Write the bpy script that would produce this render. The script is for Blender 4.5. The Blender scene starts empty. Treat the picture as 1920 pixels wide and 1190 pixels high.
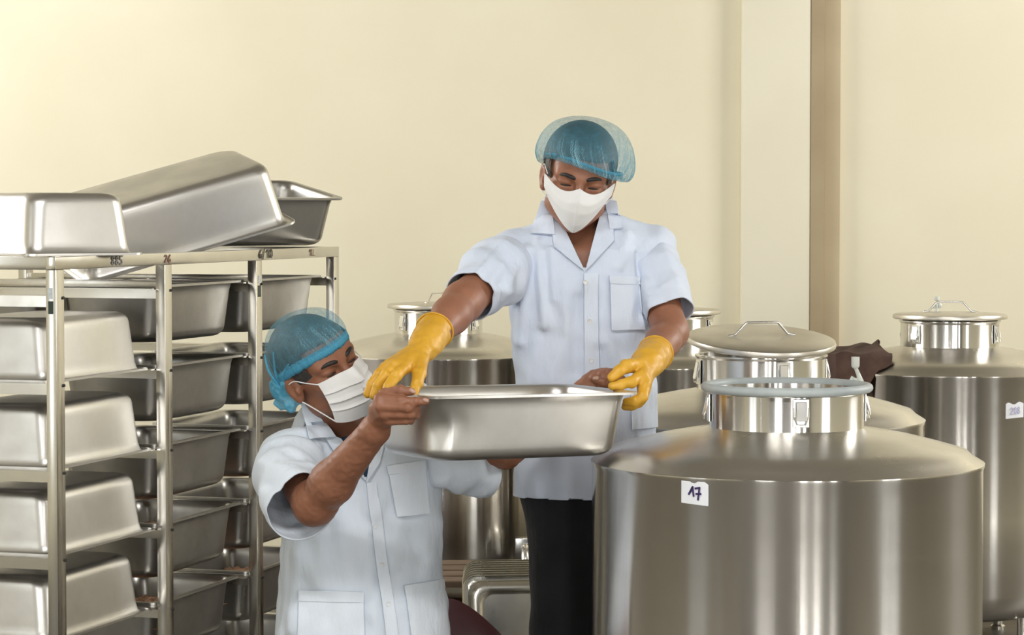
import bpy, bmesh, math, random
import numpy as np
from mathutils import Vector, Matrix
from mathutils.bvhtree import BVHTree
random.seed(7); np.random.seed(7)

# ------------------------------------------------------------------ camera, world, light, exposure
scn = bpy.context.scene
COL = scn.collection
F_PX = 4700.0; W_PX = 1920; H_PX = 1190; HORIZON = 395.0; CAM_Z = 1.46
PITCH = math.atan((H_PX/2-HORIZON)/F_PX)
cam = bpy.data.cameras.new('camera'); camo = bpy.data.objects.new('camera', cam); COL.objects.link(camo)
cam.sensor_width = 36.0; cam.lens = 36.0*F_PX/W_PX; cam.clip_end = 100
camo.location = (0, 0, CAM_Z); camo.rotation_euler = (math.pi/2-PITCH, 0, 0)
scn.camera = camo
scn.view_settings.view_transform = 'Standard'; scn.view_settings.look = 'None'
scn.view_settings.gamma = 1.0; scn.view_settings.use_curve_mapping = False
scn.view_settings.exposure = 0.0
world = bpy.data.worlds.new('world'); scn.world = world; world.use_nodes = True
bg = world.node_tree.nodes['Background']; bg.inputs[0].default_value = (0.86, 0.94, 1.0, 1); bg.inputs[1].default_value = 2.0

def daylight(name, loc, target, sx, sy, power, col=(1, .975, .93)):
    l = bpy.data.lights.new(name, 'AREA'); l.shape = 'RECTANGLE'; l.size = sx; l.size_y = sy
    l.energy = power; l.color = col
    o = bpy.data.objects.new(name, l); COL.objects.link(o); o.location = loc
    d = Vector(target)-Vector(loc); o.rotation_euler = d.to_track_quat('-Z', 'Y').to_euler()
    return o
# room extents and the window openings (daylight sits in the openings)
RX0, RX1, RY0, RY1, RZ = -4.6, 5.2, -3.4, 10.35, 3.9
WIN = [  # wall, centre along wall, half width, z0, z1, power
    ('south', -2.3, .85, 1.0, 3.4, 95), ('south', 1.15, .27, .05, 3.0, 120), ('south', 2.35, .30, .05, 3.0, 130),
    ('south', 3.9, .22, .05, 3.0, 70),
    ('west', 2.1, .75, .8, 3.2, 17), ('west', .2, .16, .3, 3.2, 40), ('west', 8.0, 1.0, 1.9, 3.6, 240),  # unseen; first placed to brighten pan faces, last added to light the back wall
    ('east', 2.15, .75, .4, 3.2, 70), ('east', 7.8, 1.0, 1.9, 3.6, 214)]  # unseen; first placed to brighten the held pan, second added for the back wall
for wl, c, hw, z0, z1, pw in WIN:
    zc = (z0+z1)/2
    if wl == 'south': daylight('window_daylight', (c, RY0-.06, zc), (c, 5, zc), 2*hw, z1-z0, pw)
    if wl == 'west': daylight('window_daylight', (RX0-.06, c, zc), (5, c, zc), 2*hw, z1-z0, pw)
    if wl == 'east': daylight('window_daylight', (RX1+.06, c, zc), (-5, c, zc), 2*hw, z1-z0, pw)

LAMP = (-.25, 2.3, RZ-.09)
for k in (-1, 1):
    daylight('ceiling_lamp_light', (LAMP[0]+.8*k, LAMP[1], LAMP[2]-.012), (LAMP[0]+.8*k, LAMP[1], 0), 1.2, .30, 62, (1, .985, .96))

def P(px, py, Y):
    """photo pixel + world depth Y -> world point"""
    a = (px-W_PX/2)/F_PX; b = -(py-H_PX/2)/F_PX
    c, s = math.cos(PITCH), math.sin(PITCH)
    d = Vector((a, c+b*s, -s+b*c))
    return Vector((0, 0, CAM_Z))+d*(Y/d.y)
def ray(px, py):
    return (P(px, py, 1)-Vector((0, 0, CAM_Z))).normalized()
def to_px(v):
    """(N,3) array -> pixel coords"""
    v = np.asarray(v)-np.array([0, 0, CAM_Z]); c, s = math.cos(PITCH), math.sin(PITCH)
    f = v[:, 1]*c-v[:, 2]*s; u = v[:, 1]*s+v[:, 2]*c
    return np.stack([W_PX/2+F_PX*v[:, 0]/f, H_PX/2-F_PX*u/f], 1)

# ------------------------------------------------------------------ materials
def newmat(name):
    m = bpy.data.materials.new(name); m.use_nodes = True
    return m, m.node_tree, m.node_tree.nodes['Principled BSDF']
def noise(nt, scale, detail=3, coord='Object', stretch=None, rough=.5):
    tc = nt.nodes.new('ShaderNodeTexCoord'); n = nt.nodes.new('ShaderNodeTexNoise')
    n.inputs['Scale'].default_value = scale; n.inputs['Detail'].default_value = detail; n.inputs['Roughness'].default_value = rough
    if stretch:
        mp = nt.nodes.new('ShaderNodeMapping'); mp.inputs['Scale'].default_value = stretch
        nt.links.new(tc.outputs[coord], mp.inputs[0]); nt.links.new(mp.outputs[0], n.inputs[0])
    else: nt.links.new(tc.outputs[coord], n.inputs[0])
    return n
def ramp(nt, src, stops):
    r = nt.nodes.new('ShaderNodeValToRGB'); e = r.color_ramp.elements
    while len(e) < len(stops): e.new(.5)
    for i, (p, c) in enumerate(stops):
        e[i].position = p; e[i].color = c if len(c) == 4 else (*c, 1)
    nt.links.new(src, r.inputs[0]); return r
def bump(nt, bsdf, src, strength, dist):
    b = nt.nodes.new('ShaderNodeBump'); b.inputs['Strength'].default_value = strength; b.inputs['Distance'].default_value = dist
    nt.links.new(src, b.inputs['Height']); nt.links.new(b.outputs[0], bsdf.inputs['Normal']); return b
def mottled(name, c1, c2, scale, rough=.6, detail=4, stretch=None, bs=0, bd=.002, bscale=None, metal=0, spec=.5, sss=0):
    m, nt, b = newmat(name)
    n = noise(nt, scale, detail, stretch=stretch); r = ramp(nt, n.outputs[0], [(.35, c1), (.68, c2)])
    nt.links.new(r.outputs[0], b.inputs['Base Color'])
    b.inputs['Roughness'].default_value = rough; b.inputs['Metallic'].default_value = metal
    b.inputs['Specular IOR Level'].default_value = spec
    if sss:
        b.inputs['Subsurface Weight'].default_value = sss; b.inputs['Subsurface Radius'].default_value = (.012, .005, .003)
    if bs:
        n2 = noise(nt, bscale or scale*6, 5, stretch=stretch); bump(nt, b, n2.outputs[0], bs, bd)
    return m
def steel(name, col, rough, aniso=0., rvar=.06, scale=9, radial=False, bs=0.0, bscale=60, stretch=None, smudge=.06):
    m, nt, b = newmat(name)
    n = noise(nt, scale, 5, stretch=stretch, rough=.6)
    c2 = tuple(max(0, c-smudge) for c in col)
    r = ramp(nt, n.outputs[0], [(.38, c2), (.62, col)]); nt.links.new(r.outputs[0], b.inputs['Base Color'])
    mr = nt.nodes.new('ShaderNodeMapRange'); mr.inputs['From Min'].default_value = .3; mr.inputs['From Max'].default_value = .7
    mr.inputs['To Min'].default_value = rough+rvar; mr.inputs['To Max'].default_value = rough-rvar
    nt.links.new(n.outputs[0], mr.inputs[0]); nt.links.new(mr.outputs[0], b.inputs['Roughness'])
    b.inputs['Metallic'].default_value = 1
    if aniso:
        b.inputs['Anisotropic'].default_value = aniso
        if radial:
            t = nt.nodes.new('ShaderNodeTangent'); t.direction_type = 'RADIAL'; t.axis = 'Z'
            nt.links.new(t.outputs[0], b.inputs['Tangent']); b.inputs['Anisotropic Rotation'].default_value = .25
    if bs:
        n2 = noise(nt, bscale, 3); bump(nt, b, n2.outputs[0], bs, .001)
    return m
M = {}
M['wall'] = mottled('cream_plaster', (.79, .735, .565), (.83, .785, .62), 1.6, .75, 6, bs=.12, bd=.004, bscale=26)
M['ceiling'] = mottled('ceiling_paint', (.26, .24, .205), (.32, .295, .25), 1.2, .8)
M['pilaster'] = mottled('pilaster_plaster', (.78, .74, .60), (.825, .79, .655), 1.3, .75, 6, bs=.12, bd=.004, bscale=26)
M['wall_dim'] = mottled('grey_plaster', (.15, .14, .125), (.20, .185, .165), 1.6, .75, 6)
m_, nt_, b_ = newmat('lamp_diffuser'); b_.inputs['Base Color'].default_value = (.8, .8, .78, 1); b_.inputs['Emission Color'].default_value = (1, .985, .96, 1); b_.inputs['Emission Strength'].default_value = 12; M['lamp'] = m_
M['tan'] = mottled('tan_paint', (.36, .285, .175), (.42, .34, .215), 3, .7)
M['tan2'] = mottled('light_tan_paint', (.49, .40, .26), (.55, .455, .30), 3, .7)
M['floor'] = mottled('concrete_floor', (.075, .068, .058), (.12, .11, .095), 2.2, .45, 6, bs=.1, bd=.002)
M['frame'] = mottled('window_frame_paint', (.16, .17, .17), (.20, .21, .21), 6, .5)
M['tank'] = steel('brushed_tank_steel', (.72, .69, .645), .175, 1.0, .02, 2.2, True, stretch=(1, 1, 6), smudge=.04)
nt_ = M['tank'].node_tree; n_ = noise(nt_, 1.0, 4, stretch=(20, 20, .2), rough=.6); bump(nt_, nt_.nodes['Principled BSDF'], n_.outputs[0], .16, .0014)
M['dome'] = steel('brushed_dome_steel', (.66, .635, .585), .30, .55, .05, 5, True, smudge=.07)
M['collar'] = steel('polished_collar_steel', (.74, .725, .70), .20, 1.0, .03, 4, True, smudge=.03)
M['lid'] = steel('satin_lid_steel', (.66, .63, .575), .33, 0, .05, 8, smudge=.06)
M['latch'] = steel('latch_steel', (.84, .84, .83), .24, 0, .03, 30)
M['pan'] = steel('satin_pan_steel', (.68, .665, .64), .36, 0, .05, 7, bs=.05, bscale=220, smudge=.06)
M['pan_shaded'] = steel('shaded_pan_steel', (.47, .46, .44), .34, 0, .06, 8, bs=.05, bscale=220, smudge=.08)  # same pan steel, base colour darkened to paint in the rack's inner shade
M['pan_in'] = M['pan']
M['rack'] = steel('rack_tube_steel', (.70, .68, .63), .21, 0, .06, 6, smudge=.07)
M['tray'] = steel('tray_steel', (.68, .66, .60), .24, 0, .06, 8)
M['gasket'] = mottled('grey_silicone', (.33, .37, .385), (.43, .47, .475), 14, .5, 5)
M['paper'] = mottled('paper_label', (.80, .82, .86), (.84, .86, .90), 20, .7)
M['ink'] = mottled('violet_ink', (.035, .02, .09), (.06, .03, .14), 60, .5)
M['ink_faint'] = mottled('faint_violet_ink', (.42, .40, .62), (.52, .52, .74), 60, .6)
M['ink_dark'] = mottled('black_marker_ink', (.012, .011, .010), (.03, .025, .022), 60, .4)
M['ink_red'] = mottled('faded_red_marker_ink', (.20, .09, .06), (.28, .15, .10), 60, .5)
M['ink_grey'] = mottled('faded_grey_marker_ink', (.27, .255, .25), (.36, .34, .33), 60, .5)
M['sticker_green'] = mottled('dark_green_sticker', (.015, .03, .022), (.03, .05, .04), 60, .4)
M['sticker_white'] = mottled('silver_sticker', (.5, .55, .58), (.65, .7, .72), 90, .35)
M['black'] = mottled('black_rubber', (.012, .012, .012), (.022, .022, .022), 30, .5)
M['film'] = mottled('translucent_plastic', (.58, .62, .58), (.68, .71, .67), 20, .3, sss=.4)
M['cloth'] = mottled('brown_sack_cloth', (.055, .028, .020), (.105, .058, .043), 12, .9, 5, bs=.4, bd=.004, bscale=40)
M['wood'] = mottled('old_pallet_wood', (.10, .065, .042), (.19, .13, .085), 5, .8, 5, stretch=(1, 12, 12), bs=.25, bd=.003)
M['box'] = mottled('tan_cardboard', (.36, .23, .09), (.45, .30, .13), 6, .8)
M['maroon'] = mottled('maroon_plastic', (.045, .008, .010), (.065, .012, .014), 6, .35)
M['food'] = mottled('brown_food', (.13, .055, .022), (.30, .15, .07), 90, .7, 6, bs=.9, bd=.012, bscale=70)

# ------------------------------------------------------------------ mesh helpers
def tag(o, label=None, cat=None, group=None, kind=None):
    if label: o['label'] = label
    if cat: o['category'] = cat
    if group: o['group'] = group
    if kind: o['kind'] = kind
    return o
def empty(name, loc=(0, 0, 0), rz=0):
    o = bpy.data.objects.new(name, None); COL.objects.link(o); o.location = loc; o.rotation_euler = (0, 0, rz)
    o.empty_display_size = .05; return o
def finish(me, smooth=35):
    if smooth is None: return me
    me.shade_smooth()
    if smooth < 180: me.set_sharp_from_angle(angle=math.radians(smooth))
    return me
def mesh(name, V, Fc, smooth=35, mat=None):
    me = bpy.data.meshes.new(name); me.from_pydata([tuple(v) for v in V], [], [tuple(f) for f in Fc]); me.validate()
    if mat: me.materials.append(mat)
    return finish(me, smooth)
def from_bm(name, bm, smooth=35, mat=None, recalc=True):
    if recalc: bmesh.ops.recalc_face_normals(bm, faces=bm.faces[:])
    me = bpy.data.meshes.new(name); bm.to_mesh(me); bm.free()
    if mat: me.materials.append(mat)
    return finish(me, smooth)
def put(name, me, parent=None, loc=None, rot=None, world_space=False):
    """link a mesh; with world_space the vertices are world coordinates under a parent empty"""
    o = bpy.data.objects.new(name, me); COL.objects.link(o)
    if loc is not None: o.location = loc
    if rot is not None: o.rotation_euler = rot
    if parent:
        o.parent = parent
        if world_space:
            p = parent; mw = Matrix()
            while p: mw = p.matrix_basis @ mw if p.parent is None else p.matrix_parent_inverse @ p.matrix_basis @ mw; p = p.parent
            o.matrix_parent_inverse = mw.inverted()
    return o
def lathe(profile, n=48, close_top=False, close_bot=False, bm=None, cx=0, cy=0):
    bm = bm or bmesh.new(); rings = []
    for r, z in profile:
        if r < 1e-6: rings.append([bm.verts.new((cx, cy, z))])
        else: rings.append([bm.verts.new((cx+r*math.cos(2*math.pi*i/n), cy+r*math.sin(2*math.pi*i/n), z)) for i in range(n)])
    for a, b in zip(rings, rings[1:]):
        for i in range(n):
            j = (i+1) % n
            if len(a) == 1 and len(b) == 1: continue
            if len(a) == 1: bm.faces.new((a[0], b[j], b[i]))
            elif len(b) == 1: bm.faces.new((a[i], a[j], b[0]))
            else: bm.faces.new((a[i], a[j], b[j], b[i]))
    return bm
def box(bm, c, s, mat=None):
    """box centred at c with full sizes s; optional 3x3/4x4 transform applied"""
    vs = []
    for dx in (-.5, .5):
        for dy in (-.5, .5):
            for dz in (-.5, .5):
                v = Vector((c[0]+dx*s[0], c[1]+dy*s[1], c[2]+dz*s[2]))
                vs.append(bm.verts.new(mat @ v if mat else v))
    for f in ((0, 1, 3, 2), (4, 6, 7, 5), (0, 4, 5, 1), (2, 3, 7, 6), (0, 2, 6, 4), (1, 5, 7, 3)):
        bm.faces.new([vs[i] for i in f])
    return bm
def bevel(bm, w, seg=2):
    bmesh.ops.recalc_face_normals(bm, faces=bm.faces[:])
    bmesh.ops.bevel(bm, geom=bm.edges[:], offset=w, segments=seg, affect='EDGES', profile=.6); return bm
def tube(bm, pts, r, n=8, cap=True, closed=False):
    pts = [Vector(p) for p in pts]; m = len(pts)
    rr = r if isinstance(r, (list, tuple)) else [r]*m
    t0 = (pts[1]-pts[0]).normalized(); up = Vector((0, 0, 1)) if abs(t0.z) < .9 else Vector((1, 0, 0))
    nrm = t0.cross(up).normalized(); rings = []
    for i in range(m):
        if closed: t = (pts[(i+1) % m]-pts[i-1]).normalized()
        else: t = (pts[min(i+1, m-1)]-pts[max(i-1, 0)]).normalized()
        nrm = (nrm-t*nrm.dot(t)).normalized(); bi = t.cross(nrm)
        rings.append([bm.verts.new(pts[i]+(nrm*math.cos(2*math.pi*k/n)+bi*math.sin(2*math.pi*k/n))*rr[i]) for k in range(n)])
    prs = list(zip(rings, rings[1:]))+([(rings[-1], rings[0])] if closed else [])
    for a, b in prs:
        for k in range(n): bm.faces.new((a[k], a[(k+1) % n], b[(k+1) % n], b[k]))
    if cap and not closed: bm.faces.new(rings[0][::-1]); bm.faces.new(rings[-1])
    return bm
def boxmesh(name, c, s, mat, bev=0, M4=None):
    bm = box(bmesh.new(), c, s, M4)
    if bev: bevel(bm, bev)
    return from_bm(name, bm, 40, mat)

# handwriting strokes: glyph polylines in a 0..1 box
GL = {'1': [[(.15, .7), (.45, 1.0), (.5, 0)]], '7': [[(.1, .9), (.6, 1.0), (.42, 0)], [(.2, .45), (.75, .5)]],
      '1a': [[(.05, .35), (.5, 1.0), (.62, .25)], [(.47, .93), (.22, .55)]],
      '2': [[(.1, .8), (.3, 1), (.55, .85), (.45, .5), (.08, .05), (.7, .05)]],
      '0': [[(.35, 1), (.1, .7), (.12, .25), (.35, 0), (.6, .3), (.58, .75), (.35, 1)]],
      '6': [[(.5, 1), (.2, .6), (.1, .25), (.3, 0), (.55, .2), (.45, .45), (.15, .35)]],
      '/': [[(.45, 1.15), (.1, -.15)]],
      '8': [[(.35, .55), (.12, .8), (.35, 1), (.55, .8), (.35, .55), (.1, .25), (.35, 0), (.6, .25), (.35, .55)]],
      '5': [[(.6, 1), (.2, 1), (.15, .6), (.45, .6), (.55, .3), (.35, 0), (.1, .1)]],
      'L': [[(.15, 1), (.1, .02), (.65, .05)]]}
def handwriting(name, text, origin, ex, ez, h, r, mat, parent, n=None, adv=.72, wide=1.0):
    """flat pen strokes: origin = lower-left corner, ex/ez unit axes in the surface"""
    n = Vector(ex).cross(Vector(ez)); bm = bmesh.new(); x = 0
    for ch in text:
        if ch == ' ': x += .35; continue
        for st in GL[ch]:
            q = [Vector(origin)+Vector(ex)*((x+a)*h*.8*wide)+Vector(ez)*(b*h) for a, b in st]
            for a, b in zip(q, q[1:]):
                d = (b-a).normalized(); s = n.cross(d)*r*(1+(wide-1)*abs(d.z)); a2 = a-d*r*.7; b2 = b+d*r*.7
                vs = [bm.verts.new(p) for p in (a2-s, b2-s, b2+s, a2+s)]; vt = [bm.verts.new(v.co+n*.0006) for v in vs]
                bm.faces.new(vt)
                for i in range(4): bm.faces.new((vs[i], vs[(i+1) % 4], vt[(i+1) % 4], vt[i]))
        x += adv
    return put(name, from_bm(name, bm, 30, mat), parent, world_space=True)

# ------------------------------------------------------------------ the room
def struct(name, me): return tag(put(name, me), kind='structure')
T = .2
struct('floor', boxmesh('floor', ((RX0+RX1)/2, (RY0+RY1)/2, -.1), (RX1-RX0+2*T, RY1-RY0+2*T, .2), M['floor']))
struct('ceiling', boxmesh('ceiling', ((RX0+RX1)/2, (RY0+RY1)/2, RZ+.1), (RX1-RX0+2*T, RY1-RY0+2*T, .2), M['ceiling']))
struct('wall_back', boxmesh('wall_back', ((RX0+RX1)/2, RY1+T/2, RZ/2), (RX1-RX0+2*T, T, RZ), M['wall']))
def wall_with_holes(name, side, lo, hi, mat):
    bm = bmesh.new(); hs = sorted([(c-h, c+h, z0, z1) for w, c, h, z0, z1, p in WIN if w == side]); x = lo
    def seg(a, b, z0, z1):
        if b-a < 1e-4 or z1-z0 < 1e-4: return
        if side == 'south': box(bm, ((a+b)/2, RY0-T/2, (z0+z1)/2), (b-a, T, z1-z0))
        else: box(bm, ((RX0-T/2 if side == 'west' else RX1+T/2), (a+b)/2, (z0+z1)/2), (T, b-a, z1-z0))
    for a, b, z0, z1 in hs:
        seg(x, a, 0, RZ); seg(a, b, 0, z0); seg(a, b, z1, RZ); x = b
    seg(x, hi, 0, RZ)
    return struct(name, from_bm(name, bm, None, mat))
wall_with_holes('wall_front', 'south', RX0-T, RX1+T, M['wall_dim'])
wall_with_holes('wall_left', 'west', RY0, RY1, M['wall'])
wall_with_holes('wall_right', 'east', RY0, RY1, M['wall'])
for i, (wl, c, hw, z0, z1, pw) in enumerate(WIN):
    root = tag(empty('window_%d' % (i+1), (c, RY0, z0) if wl == 'south' else ((RX0 if wl == 'west' else RX1), c, z0)), kind='structure')
    if wl != 'south': root.rotation_euler = (0, 0, math.pi/2)
    bm = bmesh.new(); h = z1-z0
    for sx in (-1, 1): box(bm, (sx*(hw-.03), 0, h/2), (.06, .08, h))
    for zz in (.03, h-.03): box(bm, (0, 0, zz), (2*hw, .08, .06))
    put('window_frame', from_bm('window_frame', bm, None, M['frame']), root)
    for k in (.36, .70): put('glazing_bar', boxmesh('glazing_bar', (0, 0, h*k), (2*hw, .05, .05), M['frame']), root)
    put('glazing_bar', boxmesh('glazing_bar', (0, 0, h/2), (.055, .05, h), M['frame']), root)
for k in (-1, 1):
    lr = tag(empty('ceiling_lamp', (LAMP[0]+.8*k, LAMP[1], LAMP[2])), 'white ceiling lamp panel above the front of the room, %s one' % ('left' if k < 0 else 'right'), 'lamp', 'ceiling lamps')
    put('housing', boxmesh('housing', (0, 0, .046), (1.28, .38, .088), M['frame'], .006), lr)
    put('diffuser', boxmesh('diffuser', (0, 0, -.003), (1.2, .30, .012), M['lamp'], .002), lr)
def X_at(px, Y): return (px-W_PX/2)*Y/F_PX
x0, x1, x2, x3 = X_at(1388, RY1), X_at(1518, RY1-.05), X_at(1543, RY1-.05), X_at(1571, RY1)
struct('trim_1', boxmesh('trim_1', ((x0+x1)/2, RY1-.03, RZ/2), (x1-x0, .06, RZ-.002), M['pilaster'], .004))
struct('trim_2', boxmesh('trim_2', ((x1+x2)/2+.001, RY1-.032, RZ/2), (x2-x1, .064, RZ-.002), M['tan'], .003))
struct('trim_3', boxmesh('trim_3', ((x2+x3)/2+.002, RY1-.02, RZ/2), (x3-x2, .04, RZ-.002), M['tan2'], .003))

# ------------------------------------------------------------------ fermentation tanks
TR, TZ = .418, .924
def latch_mesh():
    d = {}
    bm = box(bmesh.new(), (0, -.0015, 0), (.026, .003, .052)); d['latch_plate'] = from_bm('latch_plate', bevel(bm, .001, 1), 35, M['latch'])
    bm = bmesh.new()
    for a, b in (((-.009, -.006, .020), (.009, -.006, .020)), ((.009, -.007, .018), (.0085, -.011, -.016)), ((-.009, -.007, .018), (-.0085, -.011, -.016))): pass
    V = [(-.009, -.005, .021), (.009, -.005, .021), (.0085, -.012, -.014), (-.0085, -.012, -.014), (-.009, -.001, .021), (.009, -.001, .021), (.0085, -.007, -.014), (-.0085, -.007, -.014)]
    bm2 = bmesh.new(); vs = [bm2.verts.new(v) for v in V]
    for f in ((0, 1, 2, 3), (7, 6, 5, 4), (0, 4, 5, 1), (1, 5, 6, 2), (2, 6, 7, 3), (3, 7, 4, 0)): bm2.faces.new([vs[i] for i in f])
    d['latch_lever'] = from_bm('latch_lever', bevel(bm2, .0012, 1), 35, M['latch']); bm.free()
    d['latch_loop'] = from_bm('latch_loop', tube(bmesh.new(), [(-.0115, -.004, .010), (-.0118, -.008, -.006), (-.006, -.009, -.021), (.006, -.009, -.021), (.0118, -.008, -.006), (.0115, -.004, .010)], .0012, 6), 60, M['latch'])
    return d
LATCH = latch_mesh()
tank_me = {}
tank_me['tank_body'] = from_bm('tank_body', lathe([(0, .10), (TR-.10, .11), (TR-.04, .128), (TR-.010, .165), (TR, .205), (TR, .45), (TR, TZ-.012), (TR+.003, TZ-.005), (TR+.0028, TZ)], 96), 40, M['tank'])
DOME = [(TR+.0028, TZ), (TR-.004, TZ+.0045), (TR-.02, TZ+.014), (.385, TZ+.0265), (.34, TZ+.040), (.28, TZ+.056), (.22, TZ+.068), (.175, TZ+.0755), (.166, TZ+.078)]
tank_me['dome'] = from_bm('dome', lathe(DOME, 96), 50, M['dome'])
tank_me['collar'] = from_bm('collar', lathe([(.166, TZ+.078), (.1655, TZ+.081), (.1655, 1.080), (.171, 1.086), (.171, 1.0895), (.160, 1.0895), (.1595, 1.02), (.1595, .97)], 80), 40, M['collar'])
tank_me['gasket'] = from_bm('gasket', tube(bmesh.new(), [(.1745*math.cos(a), .1745*math.sin(a), 1.0925) for a in np.linspace(0, 2*math.pi, 72, endpoint=False)], .0102, 12, closed=True), 180, M['gasket'])
tank_me['lid'] = from_bm('lid', lathe([(.160, -.006), (.190, -.008), (.1925, -.006), (.193, 0), (.191, .006), (.184, .0085), (.12, .0125), (.06, .0145), (0, .015)], 72), 40, M['lid'])
tank_me['lid_handle'] = from_bm('lid_handle', tube(bmesh.new(), [(-.092, 0, .014), (-.072, 0, .017), (-.045, 0, .046), (-.04, 0, .048), (.04, 0, .048), (.045, 0, .046), (.072, 0, .017), (.092, 0, .014)], .0032, 8), 60, M['latch'])
tank_me['leg'] = from_bm('leg', lathe([(0, .0), (.026, 0), (.026, .012), (.019, .018), (.019, .16), (0, .16)], 20), 40, M['tank'])
def on_dome(r):
    d = DOME[::-1]; return float(np.interp(r, [a for a, b in d], [b for a, b in d]))
def tank(loc, label, latch_angles, lid=None, lid_rot=(0, 0, 0), lid_dz=0, gasket=False, sc=(1, 1, 1)):
    root = tag(empty('fermentation_tank', (loc[0], loc[1], 0)), label, 'tank', 'stainless steel fermentation tanks'); root.scale = sc
    body = put('tank_body', tank_me['tank_body'], root)
    put('dome', tank_me['dome'], root); col = put('collar', tank_me['collar'], root)
    if gasket: tag(put('gasket', tank_me['gasket'], root), 'grey rubber ring around the open neck')
    if lid is not None:
        l = put('lid', tank_me['lid'], root, (0, 0, 1.103+lid_dz), lid_rot)
        put('handle', tank_me['lid_handle'], l, (0, 0, 0), (0, 0, lid))
    for k in range(4):
        a = math.radians(45+90*k); put('leg', tank_me['leg'], root, (.30*math.cos(a), .30*math.sin(a), 0))
    for a in latch_angles:
        a = math.radians(a)
        lt = put('latch', LATCH['latch_plate'], root, (.1667*math.sin(a), -.1667*math.cos(a), 1.046), (0, 0, a)); lt.scale = (1.35, 1.2, 1.22)
        put('lever', LATCH['latch_lever'], lt); put('loop', LATCH['latch_loop'], lt)
    return root
def paper_label(root, loc, ang, z, w, h, text, mat, hh, rr, tilt=0, TR=TR):
    """paper stuck on the curved tank wall; ang = angle from facing -Y"""
    bm = bmesh.new(); n = 8; rows = []
    for k, zz in enumerate((z-h/2, z+h/2)):
        row = []
        for i in range(n+1):
            u = (i/n-.5)*w; a = math.radians(ang)+u/TR; zt = zz+tilt*u+(.004*math.sin(i*1.3) if k else 0)
            row.append(bm.verts.new((loc[0]+(TR+.0016)*math.sin(a), loc[1]-(TR+.0016)*math.cos(a), zt)))
        rows.append(row)
    for i in range(n): bm.faces.new((rows[0][i], rows[0][i+1], rows[1][i+1], rows[1][i]))
    p = put('paper_label', from_bm('paper_label', bm, 60, M['paper'], recalc=False), root, world_space=True)
    a = math.radians(ang); ex = Vector((math.cos(a), math.sin(a), tilt)).normalized(); ez = Vector((0, 0, 1))
    wtext = sum(.35 if c == ' ' else .72 for c in text)*hh*.8
    o = Vector((loc[0]+(TR+.0032)*math.sin(a), loc[1]-(TR+.0032)*math.cos(a), z-hh/2))-ex*wtext*.48
    handwriting('handwriting', text, o, ex, ez, hh, rr, mat, p)
T1 = (X_at(1476, 5.6), 5.6); T2 = (X_at(1428, 6.47), 6.47); T3 = (X_at(1782, 8.5), 8.5); T4 = (X_at(822, 9.43), 9.43); T5 = (X_at(1250, 8.9), 8.9)
GL['A'] = GL['1a']
t1 = tank(T1, 'large open steel tank numbered 17 with grey rubber ring on its neck', (-88, 4, 92, 184), gasket=True, sc=(1.041, 1.041, .976))
paper_label(t1, T1, math.degrees(math.asin((1284-1476)/366.))-.5, P(1284, 924, 5.23).z, .064, .048, 'A7', M['ink'], .025, .0021, -.06, TR*1.041)
t2 = tank(T2, 'steel tank behind tank 17 with a loose tilted round lid', (-78, 14, 96, 190), lid=math.radians(16), lid_rot=(math.radians(8.2), math.radians(2.0), 0), lid_dz=.022)
t3 = tank(T3, 'steel tank at right edge with pale label and closed flat lid', (-52, 56, 150, 236), lid=math.radians(-6))
paper_label(t3, T3, math.degrees(math.asin((1861-1782)/231.)), .813, .066, .048, '208', M['ink_faint'], .022, .0012, .06)
t4 = tank(T4, 'steel tank near the wall behind the two workers, beside the rack', (-50, 55, 148, 235), lid=math.radians(60))
paper_label(t4, T4, math.degrees(math.asin((795-822)/208.)), .815, .05, .045, '1', M['ink_faint'], .02, .0015)
t5 = tank(T5, 'steel tank mostly hidden behind the standing worker, lid showing', (-50, 62, 148, 235), lid=math.radians(20))
# drain fitting low on the tank behind the workers
dm = bmesh.new(); az = P(985, 1030, T4[1]-.40)
box(dm, (az.x, T4[1]-.385, az.z), (.075, .05, .085)); bevel(dm, .004)
put('drain_bracket', from_bm('drain_bracket', dm, 35, M['latch']), t4, world_space=True)
dm = tube(bmesh.new(), [(az.x, T4[1]-.40, az.z+.01), (az.x, T4[1]-.45, az.z+.005), (az.x, T4[1]-.475, az.z-.02), (az.x, T4[1]-.475, az.z-.07)], .017, 14)
put('drain_pipe', from_bm('drain_pipe', dm, 60, M['latch']), t4, world_space=True)

def airlock(base, label):
    root = tag(empty('airlock', base), label, 'airlock', 'plastic airlocks on the tanks')
    put('cup', from_bm('cup', lathe([(.0045, .078), (.0095, .082), (.0105, .086), (.0105, .108), (.0085, .108), (.008, .09), (0, .088)], 20), 40, M['film']), root)
    put('stem', from_bm('stem', lathe([(0, 0), (.006, 0), (.0065, .05), (.005, .054), (0, .054)], 14), 40, M['film']), root)
    bm = tube(bmesh.new(), [(0, 0, .05), (-.008, 0, .056), (-.012, 0, .045), (-.010, 0, .032), (0, 0, .028), (.011, 0, .034), (.013, 0, .046), (.008, 0, .062), (.0, 0, .082)], [.004, .0045, .006, .007, .005, .0075, .0085, .0055, .0045], 12)
    put('s_tube', from_bm('s_tube', bm, 180, M['film']), root)
    return root
ax, ay = X_at(1605, 6.36), 6.36
airlock((ax, ay, on_dome(math.hypot(ax-T2[0], ay-T2[1]))-.004), 'translucent plastic airlock on the tank behind tank 17')
ax2 = X_at(1757, 8.55); airlock((ax2, 8.55, 1.114), 'translucent plastic airlock on the flat lid at right').scale = (.9, .9, .5)

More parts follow.
